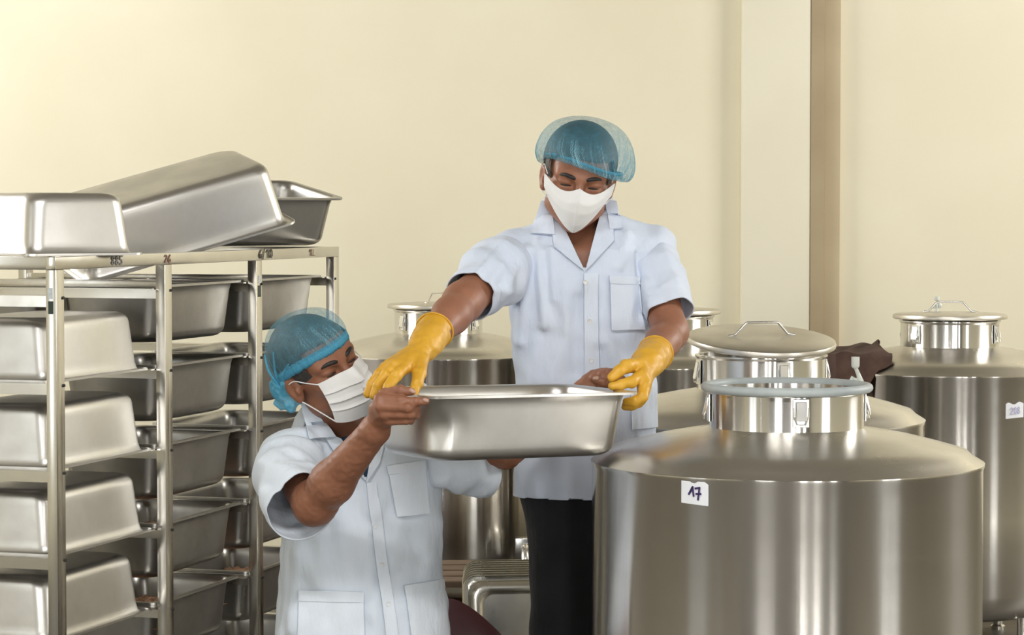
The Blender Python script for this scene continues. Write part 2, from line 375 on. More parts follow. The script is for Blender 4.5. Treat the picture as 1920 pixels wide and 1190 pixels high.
# ------------------------------------------------------------------ gastronorm pans
def rrect(L, W, r, n=6):
    pts = []
    for cx, cy, a0 in ((L/2-r, W/2-r, 0), (-L/2+r, W/2-r, 90), (-L/2+r, -W/2+r, 180), (L/2-r, -W/2+r, 270)):
        for k in range(n+1):
            a = math.radians(a0+90*k/n); pts.append((cx+r*math.cos(a), cy+r*math.sin(a)))
    return pts
def pan_mesh(L=.53, W=.325, H=.15, mat=None, th=.0016, dent=None):
    """open pan, rim plane at z = H, bottom at z = 0"""
    fl = .014
    prof = [(0, .030, H-.004), (0, .030, H), (fl*.8, .036, H), (fl, .036, H-.001), (fl+.004, .038, H-.006)]
    n_w = 10
    for k in range(1, n_w+1):
        t = k/n_w; prof.append((fl+.006+.011*t, .040+.004*t, H-.010-(H-.010-.026)*t))
    for a in (20, 40, 60, 78, 90):
        a = math.radians(a); prof.append((fl+.017+.024*(1-math.cos(a)), .044+.008*math.sin(a), .026-.026*math.sin(a)))
    prof += [(fl+.075, .03, 0), (fl+.12, .02, .0)]
    nc = 7; V = []; Fc = []; m = 0
    for ins, r, z in prof:
        ring = rrect(L-2*ins, W-2*ins, r, nc); m = len(ring); V += [(x, y, z) for x, y in ring]
    for i in range(len(prof)-1):
        for k in range(m):
            j = (k+1) % m; a = i*m
            Fc.append((a+k, a+m+k, a+m+j, a+j))
    Fc.append(tuple(range((len(prof)-1)*m, len(prof)*m)))
    me = mesh('pan', V, Fc, None)
    bm = bmesh.new(); bm.from_mesh(me); bpy.data.meshes.remove(me)
    # extra loops along straight sides so they can bend a little
    if dent:
        bmesh.ops.subdivide_edges(bm, edges=[e for e in bm.edges if e.calc_length() > .06 and abs(e.verts[0].co.z-e.verts[1].co.z) < .02 and e.verts[0].co.z > .004], cuts=7, use_grid_fill=True)
        for v in bm.verts:
            for c, d, rad, pw in dent:
                q = (v.co-Vector(c)); t = math.exp(-(q.length/rad)**pw); v.co += Vector(d)*t
    bmesh.ops.recalc_face_normals(bm, faces=bm.faces[:])
    if sum((f.normal.z*f.calc_area()) for f in bm.faces if f.calc_center_median().z < .001) > 0:
        bmesh.ops.reverse_faces(bm, faces=bm.faces[:])
    bmesh.ops.solidify(bm, geom=bm.faces[:], thickness=th)
    return from_bm('pan', bm, 50, mat, recalc=True)
PAN_ME = pan_mesh(mat=M['pan']); PAN_SHADED = pan_mesh(mat=M['pan_shaded'])
def pan(me, label, Mx, group=None):
    o = tag(put('gastronorm_pan', me), label, 'pan', group); o.matrix_world = Mx; return o

# ------------------------------------------------------------------ pan rack
RD1 = 5.85; C_B = .0965
p0 = P(104, 482, RD1); RAX = Vector((X_at(960+147-0, RD1)*.965, C_B*RD1, 0))
BAY = RAX.length; RX = RAX.normalized(); RL = Vector((-RX.y, RX.x, 0))      # along the bays / into the rack
RTOP = p0.z; RDEP = .74; PW, PD, BH = .042, .026, .030
RO = Vector((p0.x, p0.y, 0))
RM = Matrix(((RX.x, RL.x, 0, RO.x), (RX.y, RL.y, 0, RO.y), (0, 0, 1, 0), (0, 0, 0, 1)))  # local x along bays, y into rack
rack = tag(empty('pan_rack', RO), 'tall stainless steel rack holding rows of steel pans, three bays wide', 'rack')
def rpart(name, c, s, bev=.0015, mat='rack'): return put(name, boxmesh(name, c, s, M[mat], bev, RM), rack, world_space=True)
XP = [0, BAY, 2*BAY, 3*BAY]
for i, x in enumerate(XP):
    w = PW; xc = x+w/2 if i < 3 else x+w/2
    for y in (PD/2, RDEP-PD/2): rpart('post', (xc, y, (RTOP-BH)/2), (w, PD, RTOP-BH))
for y in (PD/2, RDEP-PD/2): rpart('top_bar', ((3*BAY+PW)/2, y, RTOP-BH/2), (3*BAY+PW, PD, BH))
for x in (PW/2, 3*BAY+PW/2): rpart('end_bar', (x, RDEP/2, RTOP-BH/2), (PD, RDEP-2*PD, BH))
for x in (BAY+PW/2, 2*BAY+PW/2): rpart('cross_bar', (x, RDEP/2, RTOP-BH-.05), (PD*.8, RDEP-2*PD, .02))
LEV = [P(128, 556, RD1).z-k*.2063 for k in range(6)]
rail_me = {}
for i, x in enumerate(XP):
    for k, z in enumerate(LEV):
        bm = bmesh.new(); xc = x+PW/2; ln = RDEP-2*PD-.004
        lo, hi = (-.004 if i == 0 else -.040), (.004 if i == 3 else .040)
        box(bm, (xc+(lo+hi)/2, RDEP/2, z), (PW*.4+hi-lo, ln, .003))
        box(bm, (xc-(PW*.2), RDEP/2, z-.013), (.003, ln, .024)); box(bm, (xc+(PW*.2), RDEP/2, z-.013), (.003, ln, .024))
        bm.transform(RM); put('rail', from_bm('rail', bm, None, M['rack']), rack, world_space=True)
        bm = lathe([(0, 0), (.004, 0), (.0035, .003), (0, .003)], 10); bm.transform(RM @ Matrix.Translation((x+PW-.006 if i < 3 else x+.008, 0, z-.004)) @ Matrix.Rotation(math.pi/2, 4, 'X'))
        put('bolt', from_bm('bolt', bm, 40, M['black']), rack, world_space=True)
for i, px in ((0, 93), (2, 486)):
    z = P(0, 548 if i == 0 else 532, RD1).z if i == 0 else RTOP-.085
    if i == 0:
        rpart('silver_sticker', (XP[i]-.0008, PD*.55, RTOP-.085), (.0012, PD*.42, .026), 0, 'sticker_white')
        rpart('green_sticker', (XP[i]-.0008, PD*.5, RTOP-.118), (.0012, PD*.48, .030), 0, 'sticker_green')
    else:
        rpart('silver_sticker', (XP[i]+PW*.5, -.0008, RTOP-.083), (.016, .0012, .022), 0, 'sticker_white')
        rpart('green_sticker', (XP[i]+PW*.5, -.0008, RTOP-.116), (.019, .0012, .032), 0, 'sticker_green')
def bar_text(text, px, h, r, mat):
    t = (px-104)/(628.5-104.); X = None; best = None
    for s in np.linspace(0, 3*BAY, 300):
        w = RM @ Vector((s, -.0014, RTOP-BH*.8)); q = to_px([w])[0]
        if best is None or abs(q[0]-px) < best: best = abs(q[0]-px); X = w
    handwriting('handwriting', text, X, RX, (0, 0, 1), h, r, mat, rack, wide=1.9)
bar_text('885', 209, .020, .0012, M['ink_grey']); bar_text('26', 308, .019, .0011, M['ink_red'])
bar_text('6/10', 486, .023, .0013, M['ink_dark']); bar_text('1L', 581, .019, .0012, M['ink_red'])

def rack_frame(bay, lev, y, flip, dx=0, yaw=0):
    """matrix for a pan hung in a bay (rim on the rails) or upside down on them"""
    xc = XP[bay]+PW/2+BAY/2+dx; z = LEV[lev]+.002
    m = RM @ Matrix.Translation((xc, y, z)) @ Matrix.Rotation(yaw, 4, 'Z')
    return m @ Matrix.Rotation(math.pi, 4, 'X') @ Matrix.Translation((0, 0, -.15)) if flip else m @ Matrix.Translation((0, 0, -.146))
ordn = ['top', 'second', 'third', 'fourth', 'fifth', 'lowest']
near = ['highest', 'second', 'third', 'lowest']
for i, lev in enumerate((1, 2, 3, 4)):
    pan(PAN_ME, 'upside-down steel pan in the nearest rack bay, %s from its top' % ('first', 'second', 'third', 'fourth')[i],
        rack_frame(0, lev, .195+random.uniform(-.006, .012), True, random.uniform(-.006, .006), random.uniform(-.012, .012)), 'upside-down pans in the rack')
for bay, nm in ((1, 'middle'), (2, 'farthest')):
    for lev in range(6 if bay == 1 else 6):
        pan(PAN_SHADED, 'upright steel pan hanging in the %s rack bay, %s level' % (nm, ordn[lev]),
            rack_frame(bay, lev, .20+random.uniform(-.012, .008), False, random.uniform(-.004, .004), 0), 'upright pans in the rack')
pan(PAN_SHADED, 'upright steel pan deep in the rack behind the middle top one', rack_frame(1, 0, .555, False), 'upright pans in the rack')
for bay, lev in ((2, 3), (2, 4), (1, 4), (1, 3)):
    m = rack_frame(bay, lev, .20, False); bm = bmesh.new()
    N = 26; vs = [[None]*N for _ in range(N)]
    for i in range(N):
        for j in range(N):
            u, v = (i/(N-1)-.5), (j/(N-1)-.5)
            e = min(1, 6*(.5-abs(u)), 6*(.5-abs(v)))
            h = .075+.022*e+random.uniform(-.007, .007)*e
            vs[i][j] = bm.verts.new(m @ Vector((u*.462, v*.257, h)))
    for i in range(N-1):
        for j in range(N-1): bm.faces.new((vs[i][j], vs[i+1][j], vs[i+1][j+1], vs[i][j+1]))
    tag(put('chopped_food', from_bm('chopped_food', bm, 180, M['food'])), 'brown chopped food filling a pan in the %s bay, %s level' % (('middle', 'farthest')[bay-1], ordn[lev]), 'food', kind='stuff')

def basis(ex, ey, o):
    ex = Vector(ex).normalized(); ey = Vector(ey); ey = (ey-ex*ey.dot(ex)).normalized(); ez = ex.cross(ey)
    return Matrix(((ex.x, ey.x, ez.x, o[0]), (ex.y, ey.y, ez.y, o[1]), (ex.z, ey.z, ez.z, o[2]), (0, 0, 0, 1)))
ZB = RTOP+.002
# A: upside-down pan at left end of the rack top
nc = P(52, 476, 5.93); a = math.radians(40)
mA = Matrix.Translation((nc.x, nc.y, ZB+.15)) @ Matrix.Rotation(a, 4, 'Z') @ Matrix.Translation((.1625, .265, 0)) @ Matrix.Rotation(math.pi/2, 4, 'Z') @ Matrix.Rotation(math.pi, 4, 'X')
pan(PAN_ME, 'upside-down steel pan lying on the rack top, at the left edge', mA, 'pans lying on top of the rack')
# B: tilted upside-down pan, its low end dipping between the top bars
pr = P(558, 417, 6.86); pl = P(158, 535, 6.62)
ex = (pr-pl); ey = Vector((0, 1, .30)); mB = basis(-ex, ey, (0, 0, 0))
mid = (pl+pr)/2; BL_ = ex.length; mB = basis(-ex, ey, mid) @ Matrix.Translation((0, .185, -.17))
PAN_B = pan(pan_mesh(L=BL_, W=.37, H=.17, mat=M['pan']), 'big steel pan tipped upside down, leaning across the rack top', mB, 'pans lying on top of the rack')
# C: upright pan at the far end
mC = Matrix.Translation((P(444, 460, 7.46).x, 7.46, ZB+.022)) @ Matrix.Rotation(math.radians(36), 4, 'Z') @ Matrix.Rotation(math.radians(10), 4, 'X')
pan(PAN_SHADED, 'upright open steel pan on the far end of the rack top', mC, 'pans lying on top of the rack')

# ------------------------------------------------------------------ the pan being handed over
ALPHA = math.radians(30.0)
FL = P(803, 745, 5.22); eX = Vector((math.cos(ALPHA), math.sin(ALPHA), -.018)).normalized(); eY = Vector((-math.sin(ALPHA), math.cos(ALPHA), 0.0))
mH = basis(eX, eY, FL) @ Matrix.Translation((.265, .1625, -.14))
HELD_ME = pan_mesh(H=.14, mat=M['pan'], dent=[((-.235, -.135, .082), (.020, .012, 0), .045, 1.6), ((-.236, -.12, .05), (.010, .004, 0), .05, 2)])
held = pan(HELD_ME, 'deep steel pan with dented corner held between the two workers', mH)
def pan_rim(fx, fy, dz=0):   # fx 0..1 along front edge, fy 0..1 towards the back
    return mH @ Vector(((fx-.5)*.53, (fy-.5)*.325, .14+dz))

# ------------------------------------------------------------------ things low down behind the workers
def tray_mesh():
    rings = [(0, .03, 0), (.004, .03, .002), (.016, .03, .002), (.020, .028, -.002), (.026, .026, -.012), (.034, .026, -.016), (.050, .024, -.016), (.053, .022, -.014), (.06, .02, -.014)]
    V = []; Fc = []; m = 0
    for ins, r, z in rings:
        q = rrect(.40-2*ins, .415-2*ins, r+.012, 5); m = len(q); V += [(x, y, -z) for x, y in q]
    for i in range(len(rings)-1):
        for k in range(m):
            j = (k+1) % m; Fc.append((i*m+k, i*m+j, (i+1)*m+j, (i+1)*m+k))
    Fc.append(tuple(range((len(rings)-1)*m, len(rings)*m)))
    bm = bmesh.new(); me = mesh('tray', V, Fc, None); bm.from_mesh(me); bpy.data.meshes.remove(me)
    bmesh.ops.recalc_face_normals(bm, faces=bm.faces[:]); bmesh.ops.solidify(bm, geom=bm.faces[:], thickness=.0015)
    return from_bm('tray', bm, 40, M['tray'])
TRAY = tray_mesh()
ty0 = 7.15; tx = X_at(872, ty0)+.20
for i in range(8):
    lean = math.radians(72)
    yb = ty0+i*.046; m = Matrix.Translation((tx-i*.0005+random.uniform(-.002, .002), yb, .005)) @ Matrix.Rotation(math.radians(6), 4, 'Z') @ Matrix.Rotation(lean, 4, 'X') @ Matrix.Translation((0, .2075, 0))
    o = tag(put('steel_tray', TRAY), ('shallow steel tray at the front of the leaning row by dark trousers' if i == 0 else 'shallow steel tray leaning in the row by dark trousers, %s from the front' % ('second', 'third', 'fourth', 'fifth', 'sixth', 'seventh', 'rearmost')[i-1]), 'tray', 'steel trays leaning in a row')
    o.matrix_world = m
# pallet under the back tank's left side; the upper one is added to darken the gap
for z0, lab in ((0, 'dark wooden pallet on the floor below the back tank, lower of two'), (.1375, 'added dark wooden pallet stacked on another, filling the dark gap below the back tank')):
    pal = tag(empty('wooden_pallet', (-.28, 8.245, z0)), lab, 'pallet', 'stacked wooden pallets')
    for k in range(4): put('top_plank', boxmesh('plank', (0, -.195+k*.13, .125), (.95, .10, .022), M['wood'], .003), pal)
    for k in range(3): put('bearer', boxmesh('bearer', (-.4+k*.4, 0, .068), (.08, .5, .088), M['wood'], .003), pal)
    for k in range(2): put('bottom_plank', boxmesh('plank', (0, -.195+k*.39, .012), (.95, .10, .022), M['wood'], .003), pal)
bxm = box(bmesh.new(), (X_at(1868, 9.4), 9.5, .13), (.36, .3, .26)); bevel(bxm, .004)
tag(put('cardboard_box', from_bm('cardboard_box', bxm, 35, M['box'])), 'tan cardboard box on the floor behind the right tank', 'box')
# low maroon plastic chair
def chair():
    cx, cy = X_at(884, 6.6), 6.62
    root = tag(empty('plastic_chair', (cx, cy, 0)), 'low dark maroon plastic chair behind the kneeling worker', 'chair')
    put('seat', boxmesh('seat', (cx, cy-.02, .25), (.28, .27, .022), M['maroon'], .008), root, world_space=True)
    for sx in (-1, 1):
        for sy in (-1, 1):
            bm = tube(bmesh.new(), [(cx+sx*.135, cy-.02+sy*.12, 0), (cx+sx*.118, cy-.02+sy*.105, .243)], [.014, .018], 8)
            put('leg', from_bm('leg', bm, 60, M['maroon']), root, world_space=True)
    bm = bmesh.new(); n = 14; g = []
    for j in range(9):
        row = []
        for i in range(n+1):
            u = i/n*2-1; top = .405-.08*max(0, u+.55)**1.6*1.15 if u > -.55 else .405-.06*(-.55-u)
            z = .24+(top-.24)*j/8; row.append(bm.verts.new((cx+u*.135, cy+.105+.03*(1-u*u)+.05*(j/8), z)))
        g.append(row)
    for j in range(8):
        for i in range(n): bm.faces.new((g[j][i], g[j][i+1], g[j+1][i+1], g[j+1][i]))
    bmesh.ops.recalc_face_normals(bm, faces=bm.faces[:]); bmesh.ops.solidify(bm, geom=bm.faces[:], thickness=.012)
    put('backrest', from_bm('backrest', bm, 40, M['maroon']), root, world_space=True)
chair()
# brown sack cloth lying over the left side of the right tank
def sackcloth():
    bm = bmesh.new(); nu, nv = 34, 26; g = []
    for j in range(nv):
        row = []
        for i in range(nu):
            u, v = i/(nu-1), j/(nv-1)
            x = X_at(1548, 8.3)+u*.205; y = 8.2+v*.42
            r = math.hypot(x-T3[0], y-T3[1]); base = on_dome(min(r, TR)) if r < TR else TZ-(r-TR)*2.4
            base = max(base, .80)
            flat = .982+.022*u+.006*math.sin(u*6+v*4)+.004*math.sin(13*u-9*v)+.016*max(0, u-.88)*8*math.sin(3+v*7)
            edge = min(1, v/.16)*min(1, u/.08); z = max(base+.010, (base+.010)*(1-edge)+flat*edge)
            row.append(bm.verts.new((x+.012*math.sin(9*v), y, z)))
        g.append(row)
    for j in range(nv-1):
        for i in range(nu-1): bm.faces.new((g[j][i], g[j][i+1], g[j+1][i+1], g[j+1][i]))
    bmesh.ops.recalc_face_normals(bm, faces=bm.faces[:]); bmesh.ops.solidify(bm, geom=bm.faces[:], thickness=.004)
    tag(put('sack_cloth', from_bm('sack_cloth', bm, 60, M['cloth'])), 'crumpled dark brown sack cloth lying over the tank at right', 'cloth')
sackcloth()
#PEOPLE
# ------------------------------------------------------------------ implicit-surface toolkit for bodies
def smin(a, b, k):
    if k <= 0: return np.minimum(a, b)
    h = np.clip(.5+.5*(b-a)/k, 0, 1); return b+(a-b)*h-k*h*(1-h)
def prim_d(p, X):
    t = p[0]
    if t == 'cone':
        a, b, ra, rb = np.array(p[1]), np.array(p[2]), p[3], p[4]; ba = b-a; pa = X-a
        h = np.clip((pa@ba)/max(ba@ba, 1e-9), 0, 1); return np.linalg.norm(pa-h[..., None]*ba, axis=-1)-(ra+(rb-ra)*h)
    if t == 'ell':
        q = X-np.array(p[1])
        if p[3] is not None: q = q@np.array(p[3])
        r = np.array(p[2]); k0 = np.linalg.norm(q/r, axis=-1); k1 = np.linalg.norm(q/(r*r), axis=-1)
        return k0*(k0-1)/np.maximum(k1, 1e-6)
    if t == 'col':   # stacked super-ellipse sections: z, cx, cy, a, b ; exponent, yaw
        S = np.array(p[1]); n = p[2]; yaw = p[3]; z = X[..., 2]; o = np.argsort(S[:, 0]); S = S[o]
        cx, cy, a, b = [np.interp(z, S[:, 0], S[:, i]) for i in (1, 2, 3, 4)]
        dx, dy = X[..., 0]-cx, X[..., 1]-cy; c, s = math.cos(yaw), math.sin(yaw)
        u = np.abs(dx*c+dy*s)/a; v = np.abs(-dx*s+dy*c)/b
        d = ((u**n+v**n)**(1./n)-1)*np.minimum(a, b)
        return np.maximum(d, np.maximum(S[0, 0]-z, z-S[-1, 0]))
    if t == 'lid':   # upper half of a sphere above a tilted plane
        q = X-np.array(p[1]); nrm = np.array(p[3]); nrm = nrm/np.linalg.norm(nrm)
        return np.maximum(np.linalg.norm(q, axis=-1)-p[2], p[4]-(q@nrm))
def prim_box(p):
    if p[0] == 'cone':
        a, b, r = np.array(p[1]), np.array(p[2]), max(p[3], p[4]); return np.minimum(a, b)-r, np.maximum(a, b)+r
    if p[0] == 'ell': c = np.array(p[1]); r = max(p[2]); return c-r, c+r
    if p[0] == 'lid': c = np.array(p[1]); return c-p[2], c+p[2]
    S = np.array(p[1]); m = max(S[:, 3].max(), S[:, 4].max())
    return np.array([S[:, 1].min()-m, S[:, 2].min()-m, S[:, 0].min()]), np.array([S[:, 1].max()+m, S[:, 2].max()+m, S[:, 0].max()])
def implicit(prims, vox):
    """prims: (type, ..., k, op). returns verts, quads (surface nets)"""
    los, his = zip(*[prim_box(p) for p in prims if p[-1] > 0])
    lo = np.min(los, 0)-3*vox; hi = np.max(his, 0)+3*vox
    n = np.ceil((hi-lo)/vox).astype(int)+1
    D = np.full(n, .05, np.float64); ax = [lo[i]+vox*np.arange(n[i]) for i in range(3)]
    for p in prims:
        k, op = p[-2], p[-1]; a, b = prim_box(p); pad = k+.02
        i0 = np.clip(((a-pad-lo)/vox).astype(int), 0, n-1); i1 = np.clip(((b+pad-lo)/vox).astype(int)+2, 1, n)
        sl = tuple(slice(i0[i], i1[i]) for i in range(3))
        X = np.stack(np.meshgrid(*[ax[i][sl[i]] for i in range(3)], indexing='ij'), -1)
        d = prim_d(p, X)
        D[sl] = smin(D[sl], d, k) if op > 0 else -smin(-D[sl], d, k)
    S = D < 0
    C = [D[i:n[0]-1+i, j:n[1]-1+j, k:n[2]-1+k] for i in (0, 1) for j in (0, 1) for k in (0, 1)]
    cnt = sum((c < 0).astype(np.int8) for c in C); act = (cnt > 0) & (cnt < 8)
    idx = np.full(act.shape, -1, np.int64); ii = np.argwhere(act); idx[act] = np.arange(len(ii))
    cv = np.stack([c[act] for c in C], 1); off = np.array([(i, j, k) for i in (0, 1) for j in (0, 1) for k in (0, 1)], float)
    acc = np.zeros((len(ii), 3)); num = np.zeros(len(ii))
    for e0 in range(8):
        for bit in (1, 2, 4):
            e1 = e0 | bit
            if e1 == e0: continue
            a, b = cv[:, e0], cv[:, e1]; m = (a < 0) != (b < 0); t = a/np.where(m, a-b, 1)
            acc[m] += (off[e0]+(off[e1]-off[e0])*t[:, None])[m]; num[m] += 1
    V = lo+(ii+acc/num[:, None])*vox
    Q = []
    for axis in range(3):
        s0 = [slice(None)]*3; s1 = [slice(None)]*3; s0[axis] = slice(0, -1); s1[axis] = slice(1, None)
        ch = S[tuple(s0)] != S[tuple(s1)]; e = np.argwhere(ch); ins = S[tuple(s0)][ch]
        u, w = [(1, 2), (2, 0), (0, 1)][axis]
        ok = (e[:, u] > 0) & (e[:, w] > 0) & (e[:, u] < n[u]-1) & (e[:, w] < n[w]-1); e = e[ok]; ins = ins[ok]
        def g(du, dw):
            q = e.copy(); q[:, u] += du; q[:, w] += dw; return idx[q[:, 0], q[:, 1], q[:, 2]]
        f = np.stack([g(-1, -1), g(0, -1), g(0, 0), g(-1, 0)], 1); f[~ins] = f[~ins][:, ::-1]; Q.append(f)
    Q = np.concatenate(Q); return V, Q[(Q >= 0).all(1)]
def np_mesh(name, parts, mats, smooth=180):
    """parts: list of (verts, quads, material index) joined into one mesh"""
    Vs, Fs, Ms = [], [], []; o = 0
    for V, Q, mi in parts:
        Vs.append(V); Fs += (np.asarray(Q)+o).tolist(); Ms += [mi]*len(Q); o += len(V)
    me = bpy.data.meshes.new(name); me.from_pydata(np.concatenate(Vs).tolist(), [], Fs)
    for m in mats: me.materials.append(m)
    me.polygons.foreach_set('material_index', Ms); me.update()
    return finish(me, smooth)
def xf(Mx, V): return np.asarray(V)@np.array(Mx.to_3x3()).T+np.array(Mx.translation)
def grid_faces(nr, nc, closed=False, off=0):
    Fc = []
    for j in range(nr-1):
        for i in range(nc if closed else nc-1):
            k = (i+1) % nc; Fc.append((off+j*nc+i, off+j*nc+k, off+(j+1)*nc+k, off+(j+1)*nc+i))
    return Fc
def A(v): return np.array(v, float)

# people materials
def cloth_mat(name, col, col2, bs=.35, scale=90):
    m, nt, b = newmat(name); n = noise(nt, 7, 4); r = ramp(nt, n.outputs[0], [(.35, col), (.7, col2)])
    nt.links.new(r.outputs[0], b.inputs['Base Color']); b.inputs['Roughness'].default_value = .85; b.inputs['Specular IOR Level'].default_value = .25
    b.inputs['Sheen Weight'].default_value = .15
    n1 = noise(nt, 16, 3, stretch=(1.6, 1.6, .55)); n2 = noise(nt, scale*6, 2)
    mx = nt.nodes.new('ShaderNodeMath'); mx.operation = 'MULTIPLY_ADD'; mx.inputs[1].default_value = .06
    nt.links.new(n2.outputs[0], mx.inputs[0]); nt.links.new(n1.outputs[0], mx.inputs[2]); bump(nt, b, mx.outputs[0], bs, .02)
    return m
M['coat_a'] = cloth_mat('pale_blue_coat_cotton', (.60, .67, .80), (.66, .72, .84))
M['coat_b'] = cloth_mat('white_blue_coat_cotton', (.64, .71, .80), (.70, .76, .84))
M['pocket_a'] = cloth_mat('double_layer_pale_blue_cotton', (.64, .71, .83), (.69, .75, .86)); M['pocket_b'] = cloth_mat('double_layer_white_cotton', (.69, .755, .84), (.74, .795, .875))
M['trouser'] = cloth_mat('black_trouser_cloth', (.016, .017, .020), (.026, .027, .031))
M['tee'] = cloth_mat('blue_tee_jersey', (.03, .075, .13), (.05, .11, .18))
M['tee_red'] = cloth_mat('dark_red_jersey', (.09, .02, .018), (.13, .03, .026))
def skin_mat(name, c1, c2, spec=.4):
    m, nt, b = newmat(name); n = noise(nt, 22, 5); r = ramp(nt, n.outputs[0], [(.3, c1), (.7, c2)])
    nt.links.new(r.outputs[0], b.inputs['Base Color']); b.inputs['Roughness'].default_value = .48; b.inputs['Specular IOR Level'].default_value = spec
    b.inputs['Subsurface Weight'].default_value = .12; b.inputs['Subsurface Radius'].default_value = (.010, .0055, .0042); b.inputs['Subsurface Scale'].default_value = .6
    n2 = noise(nt, 170, 4); bump(nt, b, n2.outputs[0], .22, .0016); return m
M['skin_a'] = skin_mat('tan_skin', (.27, .115, .066), (.335, .15, .09))
M['skin_b'] = skin_mat('weathered_brown_skin', (.235, .098, .054), (.30, .132, .076))
M['nail'] = mottled('nail', (.42, .25, .19), (.48, .30, .23), 80, .3)
M['eye_white'] = mottled('eye_white', (.50, .46, .42), (.58, .54, .50), 60, .2)
M['iris'] = mottled('dark_iris', (.015, .010, .008), (.025, .015, .01), 60, .15)
M['hair_d'] = mottled('black_hair', (.010, .009, .008), (.022, .019, .017), 60, .45, 5, stretch=(4, 4, 1), bs=.4, bd=.003, bscale=240)
M['hair_g'] = mottled('greying_hair', (.016, .014, .013), (.06, .055, .05), 60, .5, 5, stretch=(4, 4, 1), bs=.4, bd=.003, bscale=240)
M['glove'] = mottled('yellow_rubber', (.60, .315, .022), (.70, .39, .035), 11, .48, 5, bs=.10, bd=.002, bscale=60)
M['mask'] = mottled('white_mask_fabric', (.74, .745, .74), (.78, .785, .78), 24, .8, 3, bs=.10, bd=.001, bscale=300)
M['button'] = mottled('pearl_button', (.66, .67, .68), (.74, .75, .76), 50, .3)
def net_mat(name, col, dens, wr=1.0):
    m, nt, b = newmat(name); out = nt.nodes['Material Output']
    b.inputs['Base Color'].default_value = (*col, 1); b.inputs['Roughness'].default_value = .6
    tr = nt.nodes.new('ShaderNodeBsdfTransparent'); tl = nt.nodes.new('ShaderNodeBsdfTranslucent'); tl.inputs[0].default_value = (*col, 1)
    mx = nt.nodes.new('ShaderNodeMixShader'); mx.inputs[0].default_value = .3; m2 = nt.nodes.new('ShaderNodeMixShader')
    n = noise(nt, 60, 6, rough=.7); n1 = noise(nt, 420, 3)
    mr = nt.nodes.new('ShaderNodeMapRange'); mr.inputs['From Min'].default_value = .35; mr.inputs['From Max'].default_value = .68
    mr.inputs['To Min'].default_value = dens-.15; mr.inputs['To Max'].default_value = dens+.22
    av = nt.nodes.new('ShaderNodeMath'); av.operation = 'ADD'; hf = nt.nodes.new('ShaderNodeMath'); hf.operation = 'MULTIPLY'; hf.inputs[1].default_value = .5
    nt.links.new(n.outputs[0], av.inputs[0]); nt.links.new(n1.outputs[0], av.inputs[1]); nt.links.new(av.outputs[0], hf.inputs[0]); nt.links.new(hf.outputs[0], mr.inputs[0])
    nt.links.new(b.outputs[0], mx.inputs[1]); nt.links.new(tl.outputs[0], mx.inputs[2])
    at = nt.nodes.new('ShaderNodeAttribute'); at.attribute_name = 'streak'
    ad = nt.nodes.new('ShaderNodeMath'); ad.operation = 'MULTIPLY_ADD'; ad.inputs[1].default_value = .55; ad.use_clamp = True
    nt.links.new(at.outputs['Fac'], ad.inputs[0]); nt.links.new(mr.outputs[0], ad.inputs[2]); nt.links.new(ad.outputs[0], m2.inputs[0])
    cm = nt.nodes.new('ShaderNodeMixRGB'); cm.inputs[1].default_value = (*col, 1); cm.inputs[2].default_value = (.45, .72, .82, 1)
    nt.links.new(at.outputs['Fac'], cm.inputs[0]); nt.links.new(cm.outputs[0], b.inputs['Base Color'])
    nt.links.new(tr.outputs[0], m2.inputs[1]); nt.links.new(mx.outputs[0], m2.inputs[2])
    nt.links.new(m2.outputs[0], out.inputs['Surface']); bump(nt, b, n.outputs[0], .4*wr, .004)
    return m
M['net'] = net_mat('blue_net_fabric', (.14, .45, .60), .29)
M['net_dense'] = net_mat('gathered_blue_net', (.12, .50, .72), .70)

# ------------------------------------------------------------------ heads
def head_prims(neck_to, neck_r, jaw=1.0, old=0.):
    p = [('ell', (0, .014, .042), (.0775, .096, .086), None, 0, 1),
         ('ell', (0, -.030, -.026), (.066*jaw, .060, .078), None, .03, 1),
         ('ell', (0, -.052, .050), (.058, .040, .042), None, .03, 1),
         ('cone', (-.046*jaw, -.010, -.062), (0, -.068, -.084), .024, .024, .02, 1),
         ('cone', (.046*jaw, -.010, -.062), (0, -.068, -.084), .024, .024, .02, 1)]
    for s in (-1, 1):
        p += [('ell', (s*.043, -.064, -.014), (.024, .022, .020), None, .02, 1),
              ('cone', (s*.048, -.072, .030), (s*.012, -.087, .028), .0095, .0105, .014, 1)]
    p += [('cone', (0, -.089, .022), (0, -.108, -.020), .0075, .0115, .012, 1), ('ell', (.013, -.100, -.024), (.0085, .010, .0075), None, .006, 1), ('ell', (-.013, -.100, -.024), (.0085, .010, .0075), None, .006, 1)]
    for s in (-1, 1):
        p += [('ell', (s*.032, -.098, .011), (.0165, .013, .0095), None, .010, -1),
              ('ell', (s*.033, -.0775, .0145), (.0185, .0120, .0085), None, .005, 1),     # upper lid
              ('ell', (s*.033, -.0775, .0015), (.0170, .0110, .0055), None, .005, 1)]     # lower lid / bag
    for s in (-1, 1):   # ears
        R = np.array(Matrix.Rotation(s*-.42, 3, 'Z') @ Matrix.Rotation(-.18, 3, 'X'))
        p += [('ell', (s*.0815, .006, -.004), (.0085, .0195, .032), R, .006, 1),
              ('ell', (s*.0795, .004, -.030), (.007, .010, .010), R, .006, 1),
              ('ell', (s*.0905, .001, -.002), (.0065, .0115, .020), R, .003, -1),
              ('cone', (s*.083, -.006, -.006), (s*.082, -.008, -.012), .0045, .005, .004, 1)]
    a = A(neck_to)
    p += [('cone', (0, .020, -.050), a, neck_r*.98, neck_r*1.06, .03, 1)]
    d = a-A((0, .02, -.05))
    p += [('cone', (0, -.028, -.09), A((0, -.016, -.06))+d*.75, .012, .013, .03, 1)]
    return p
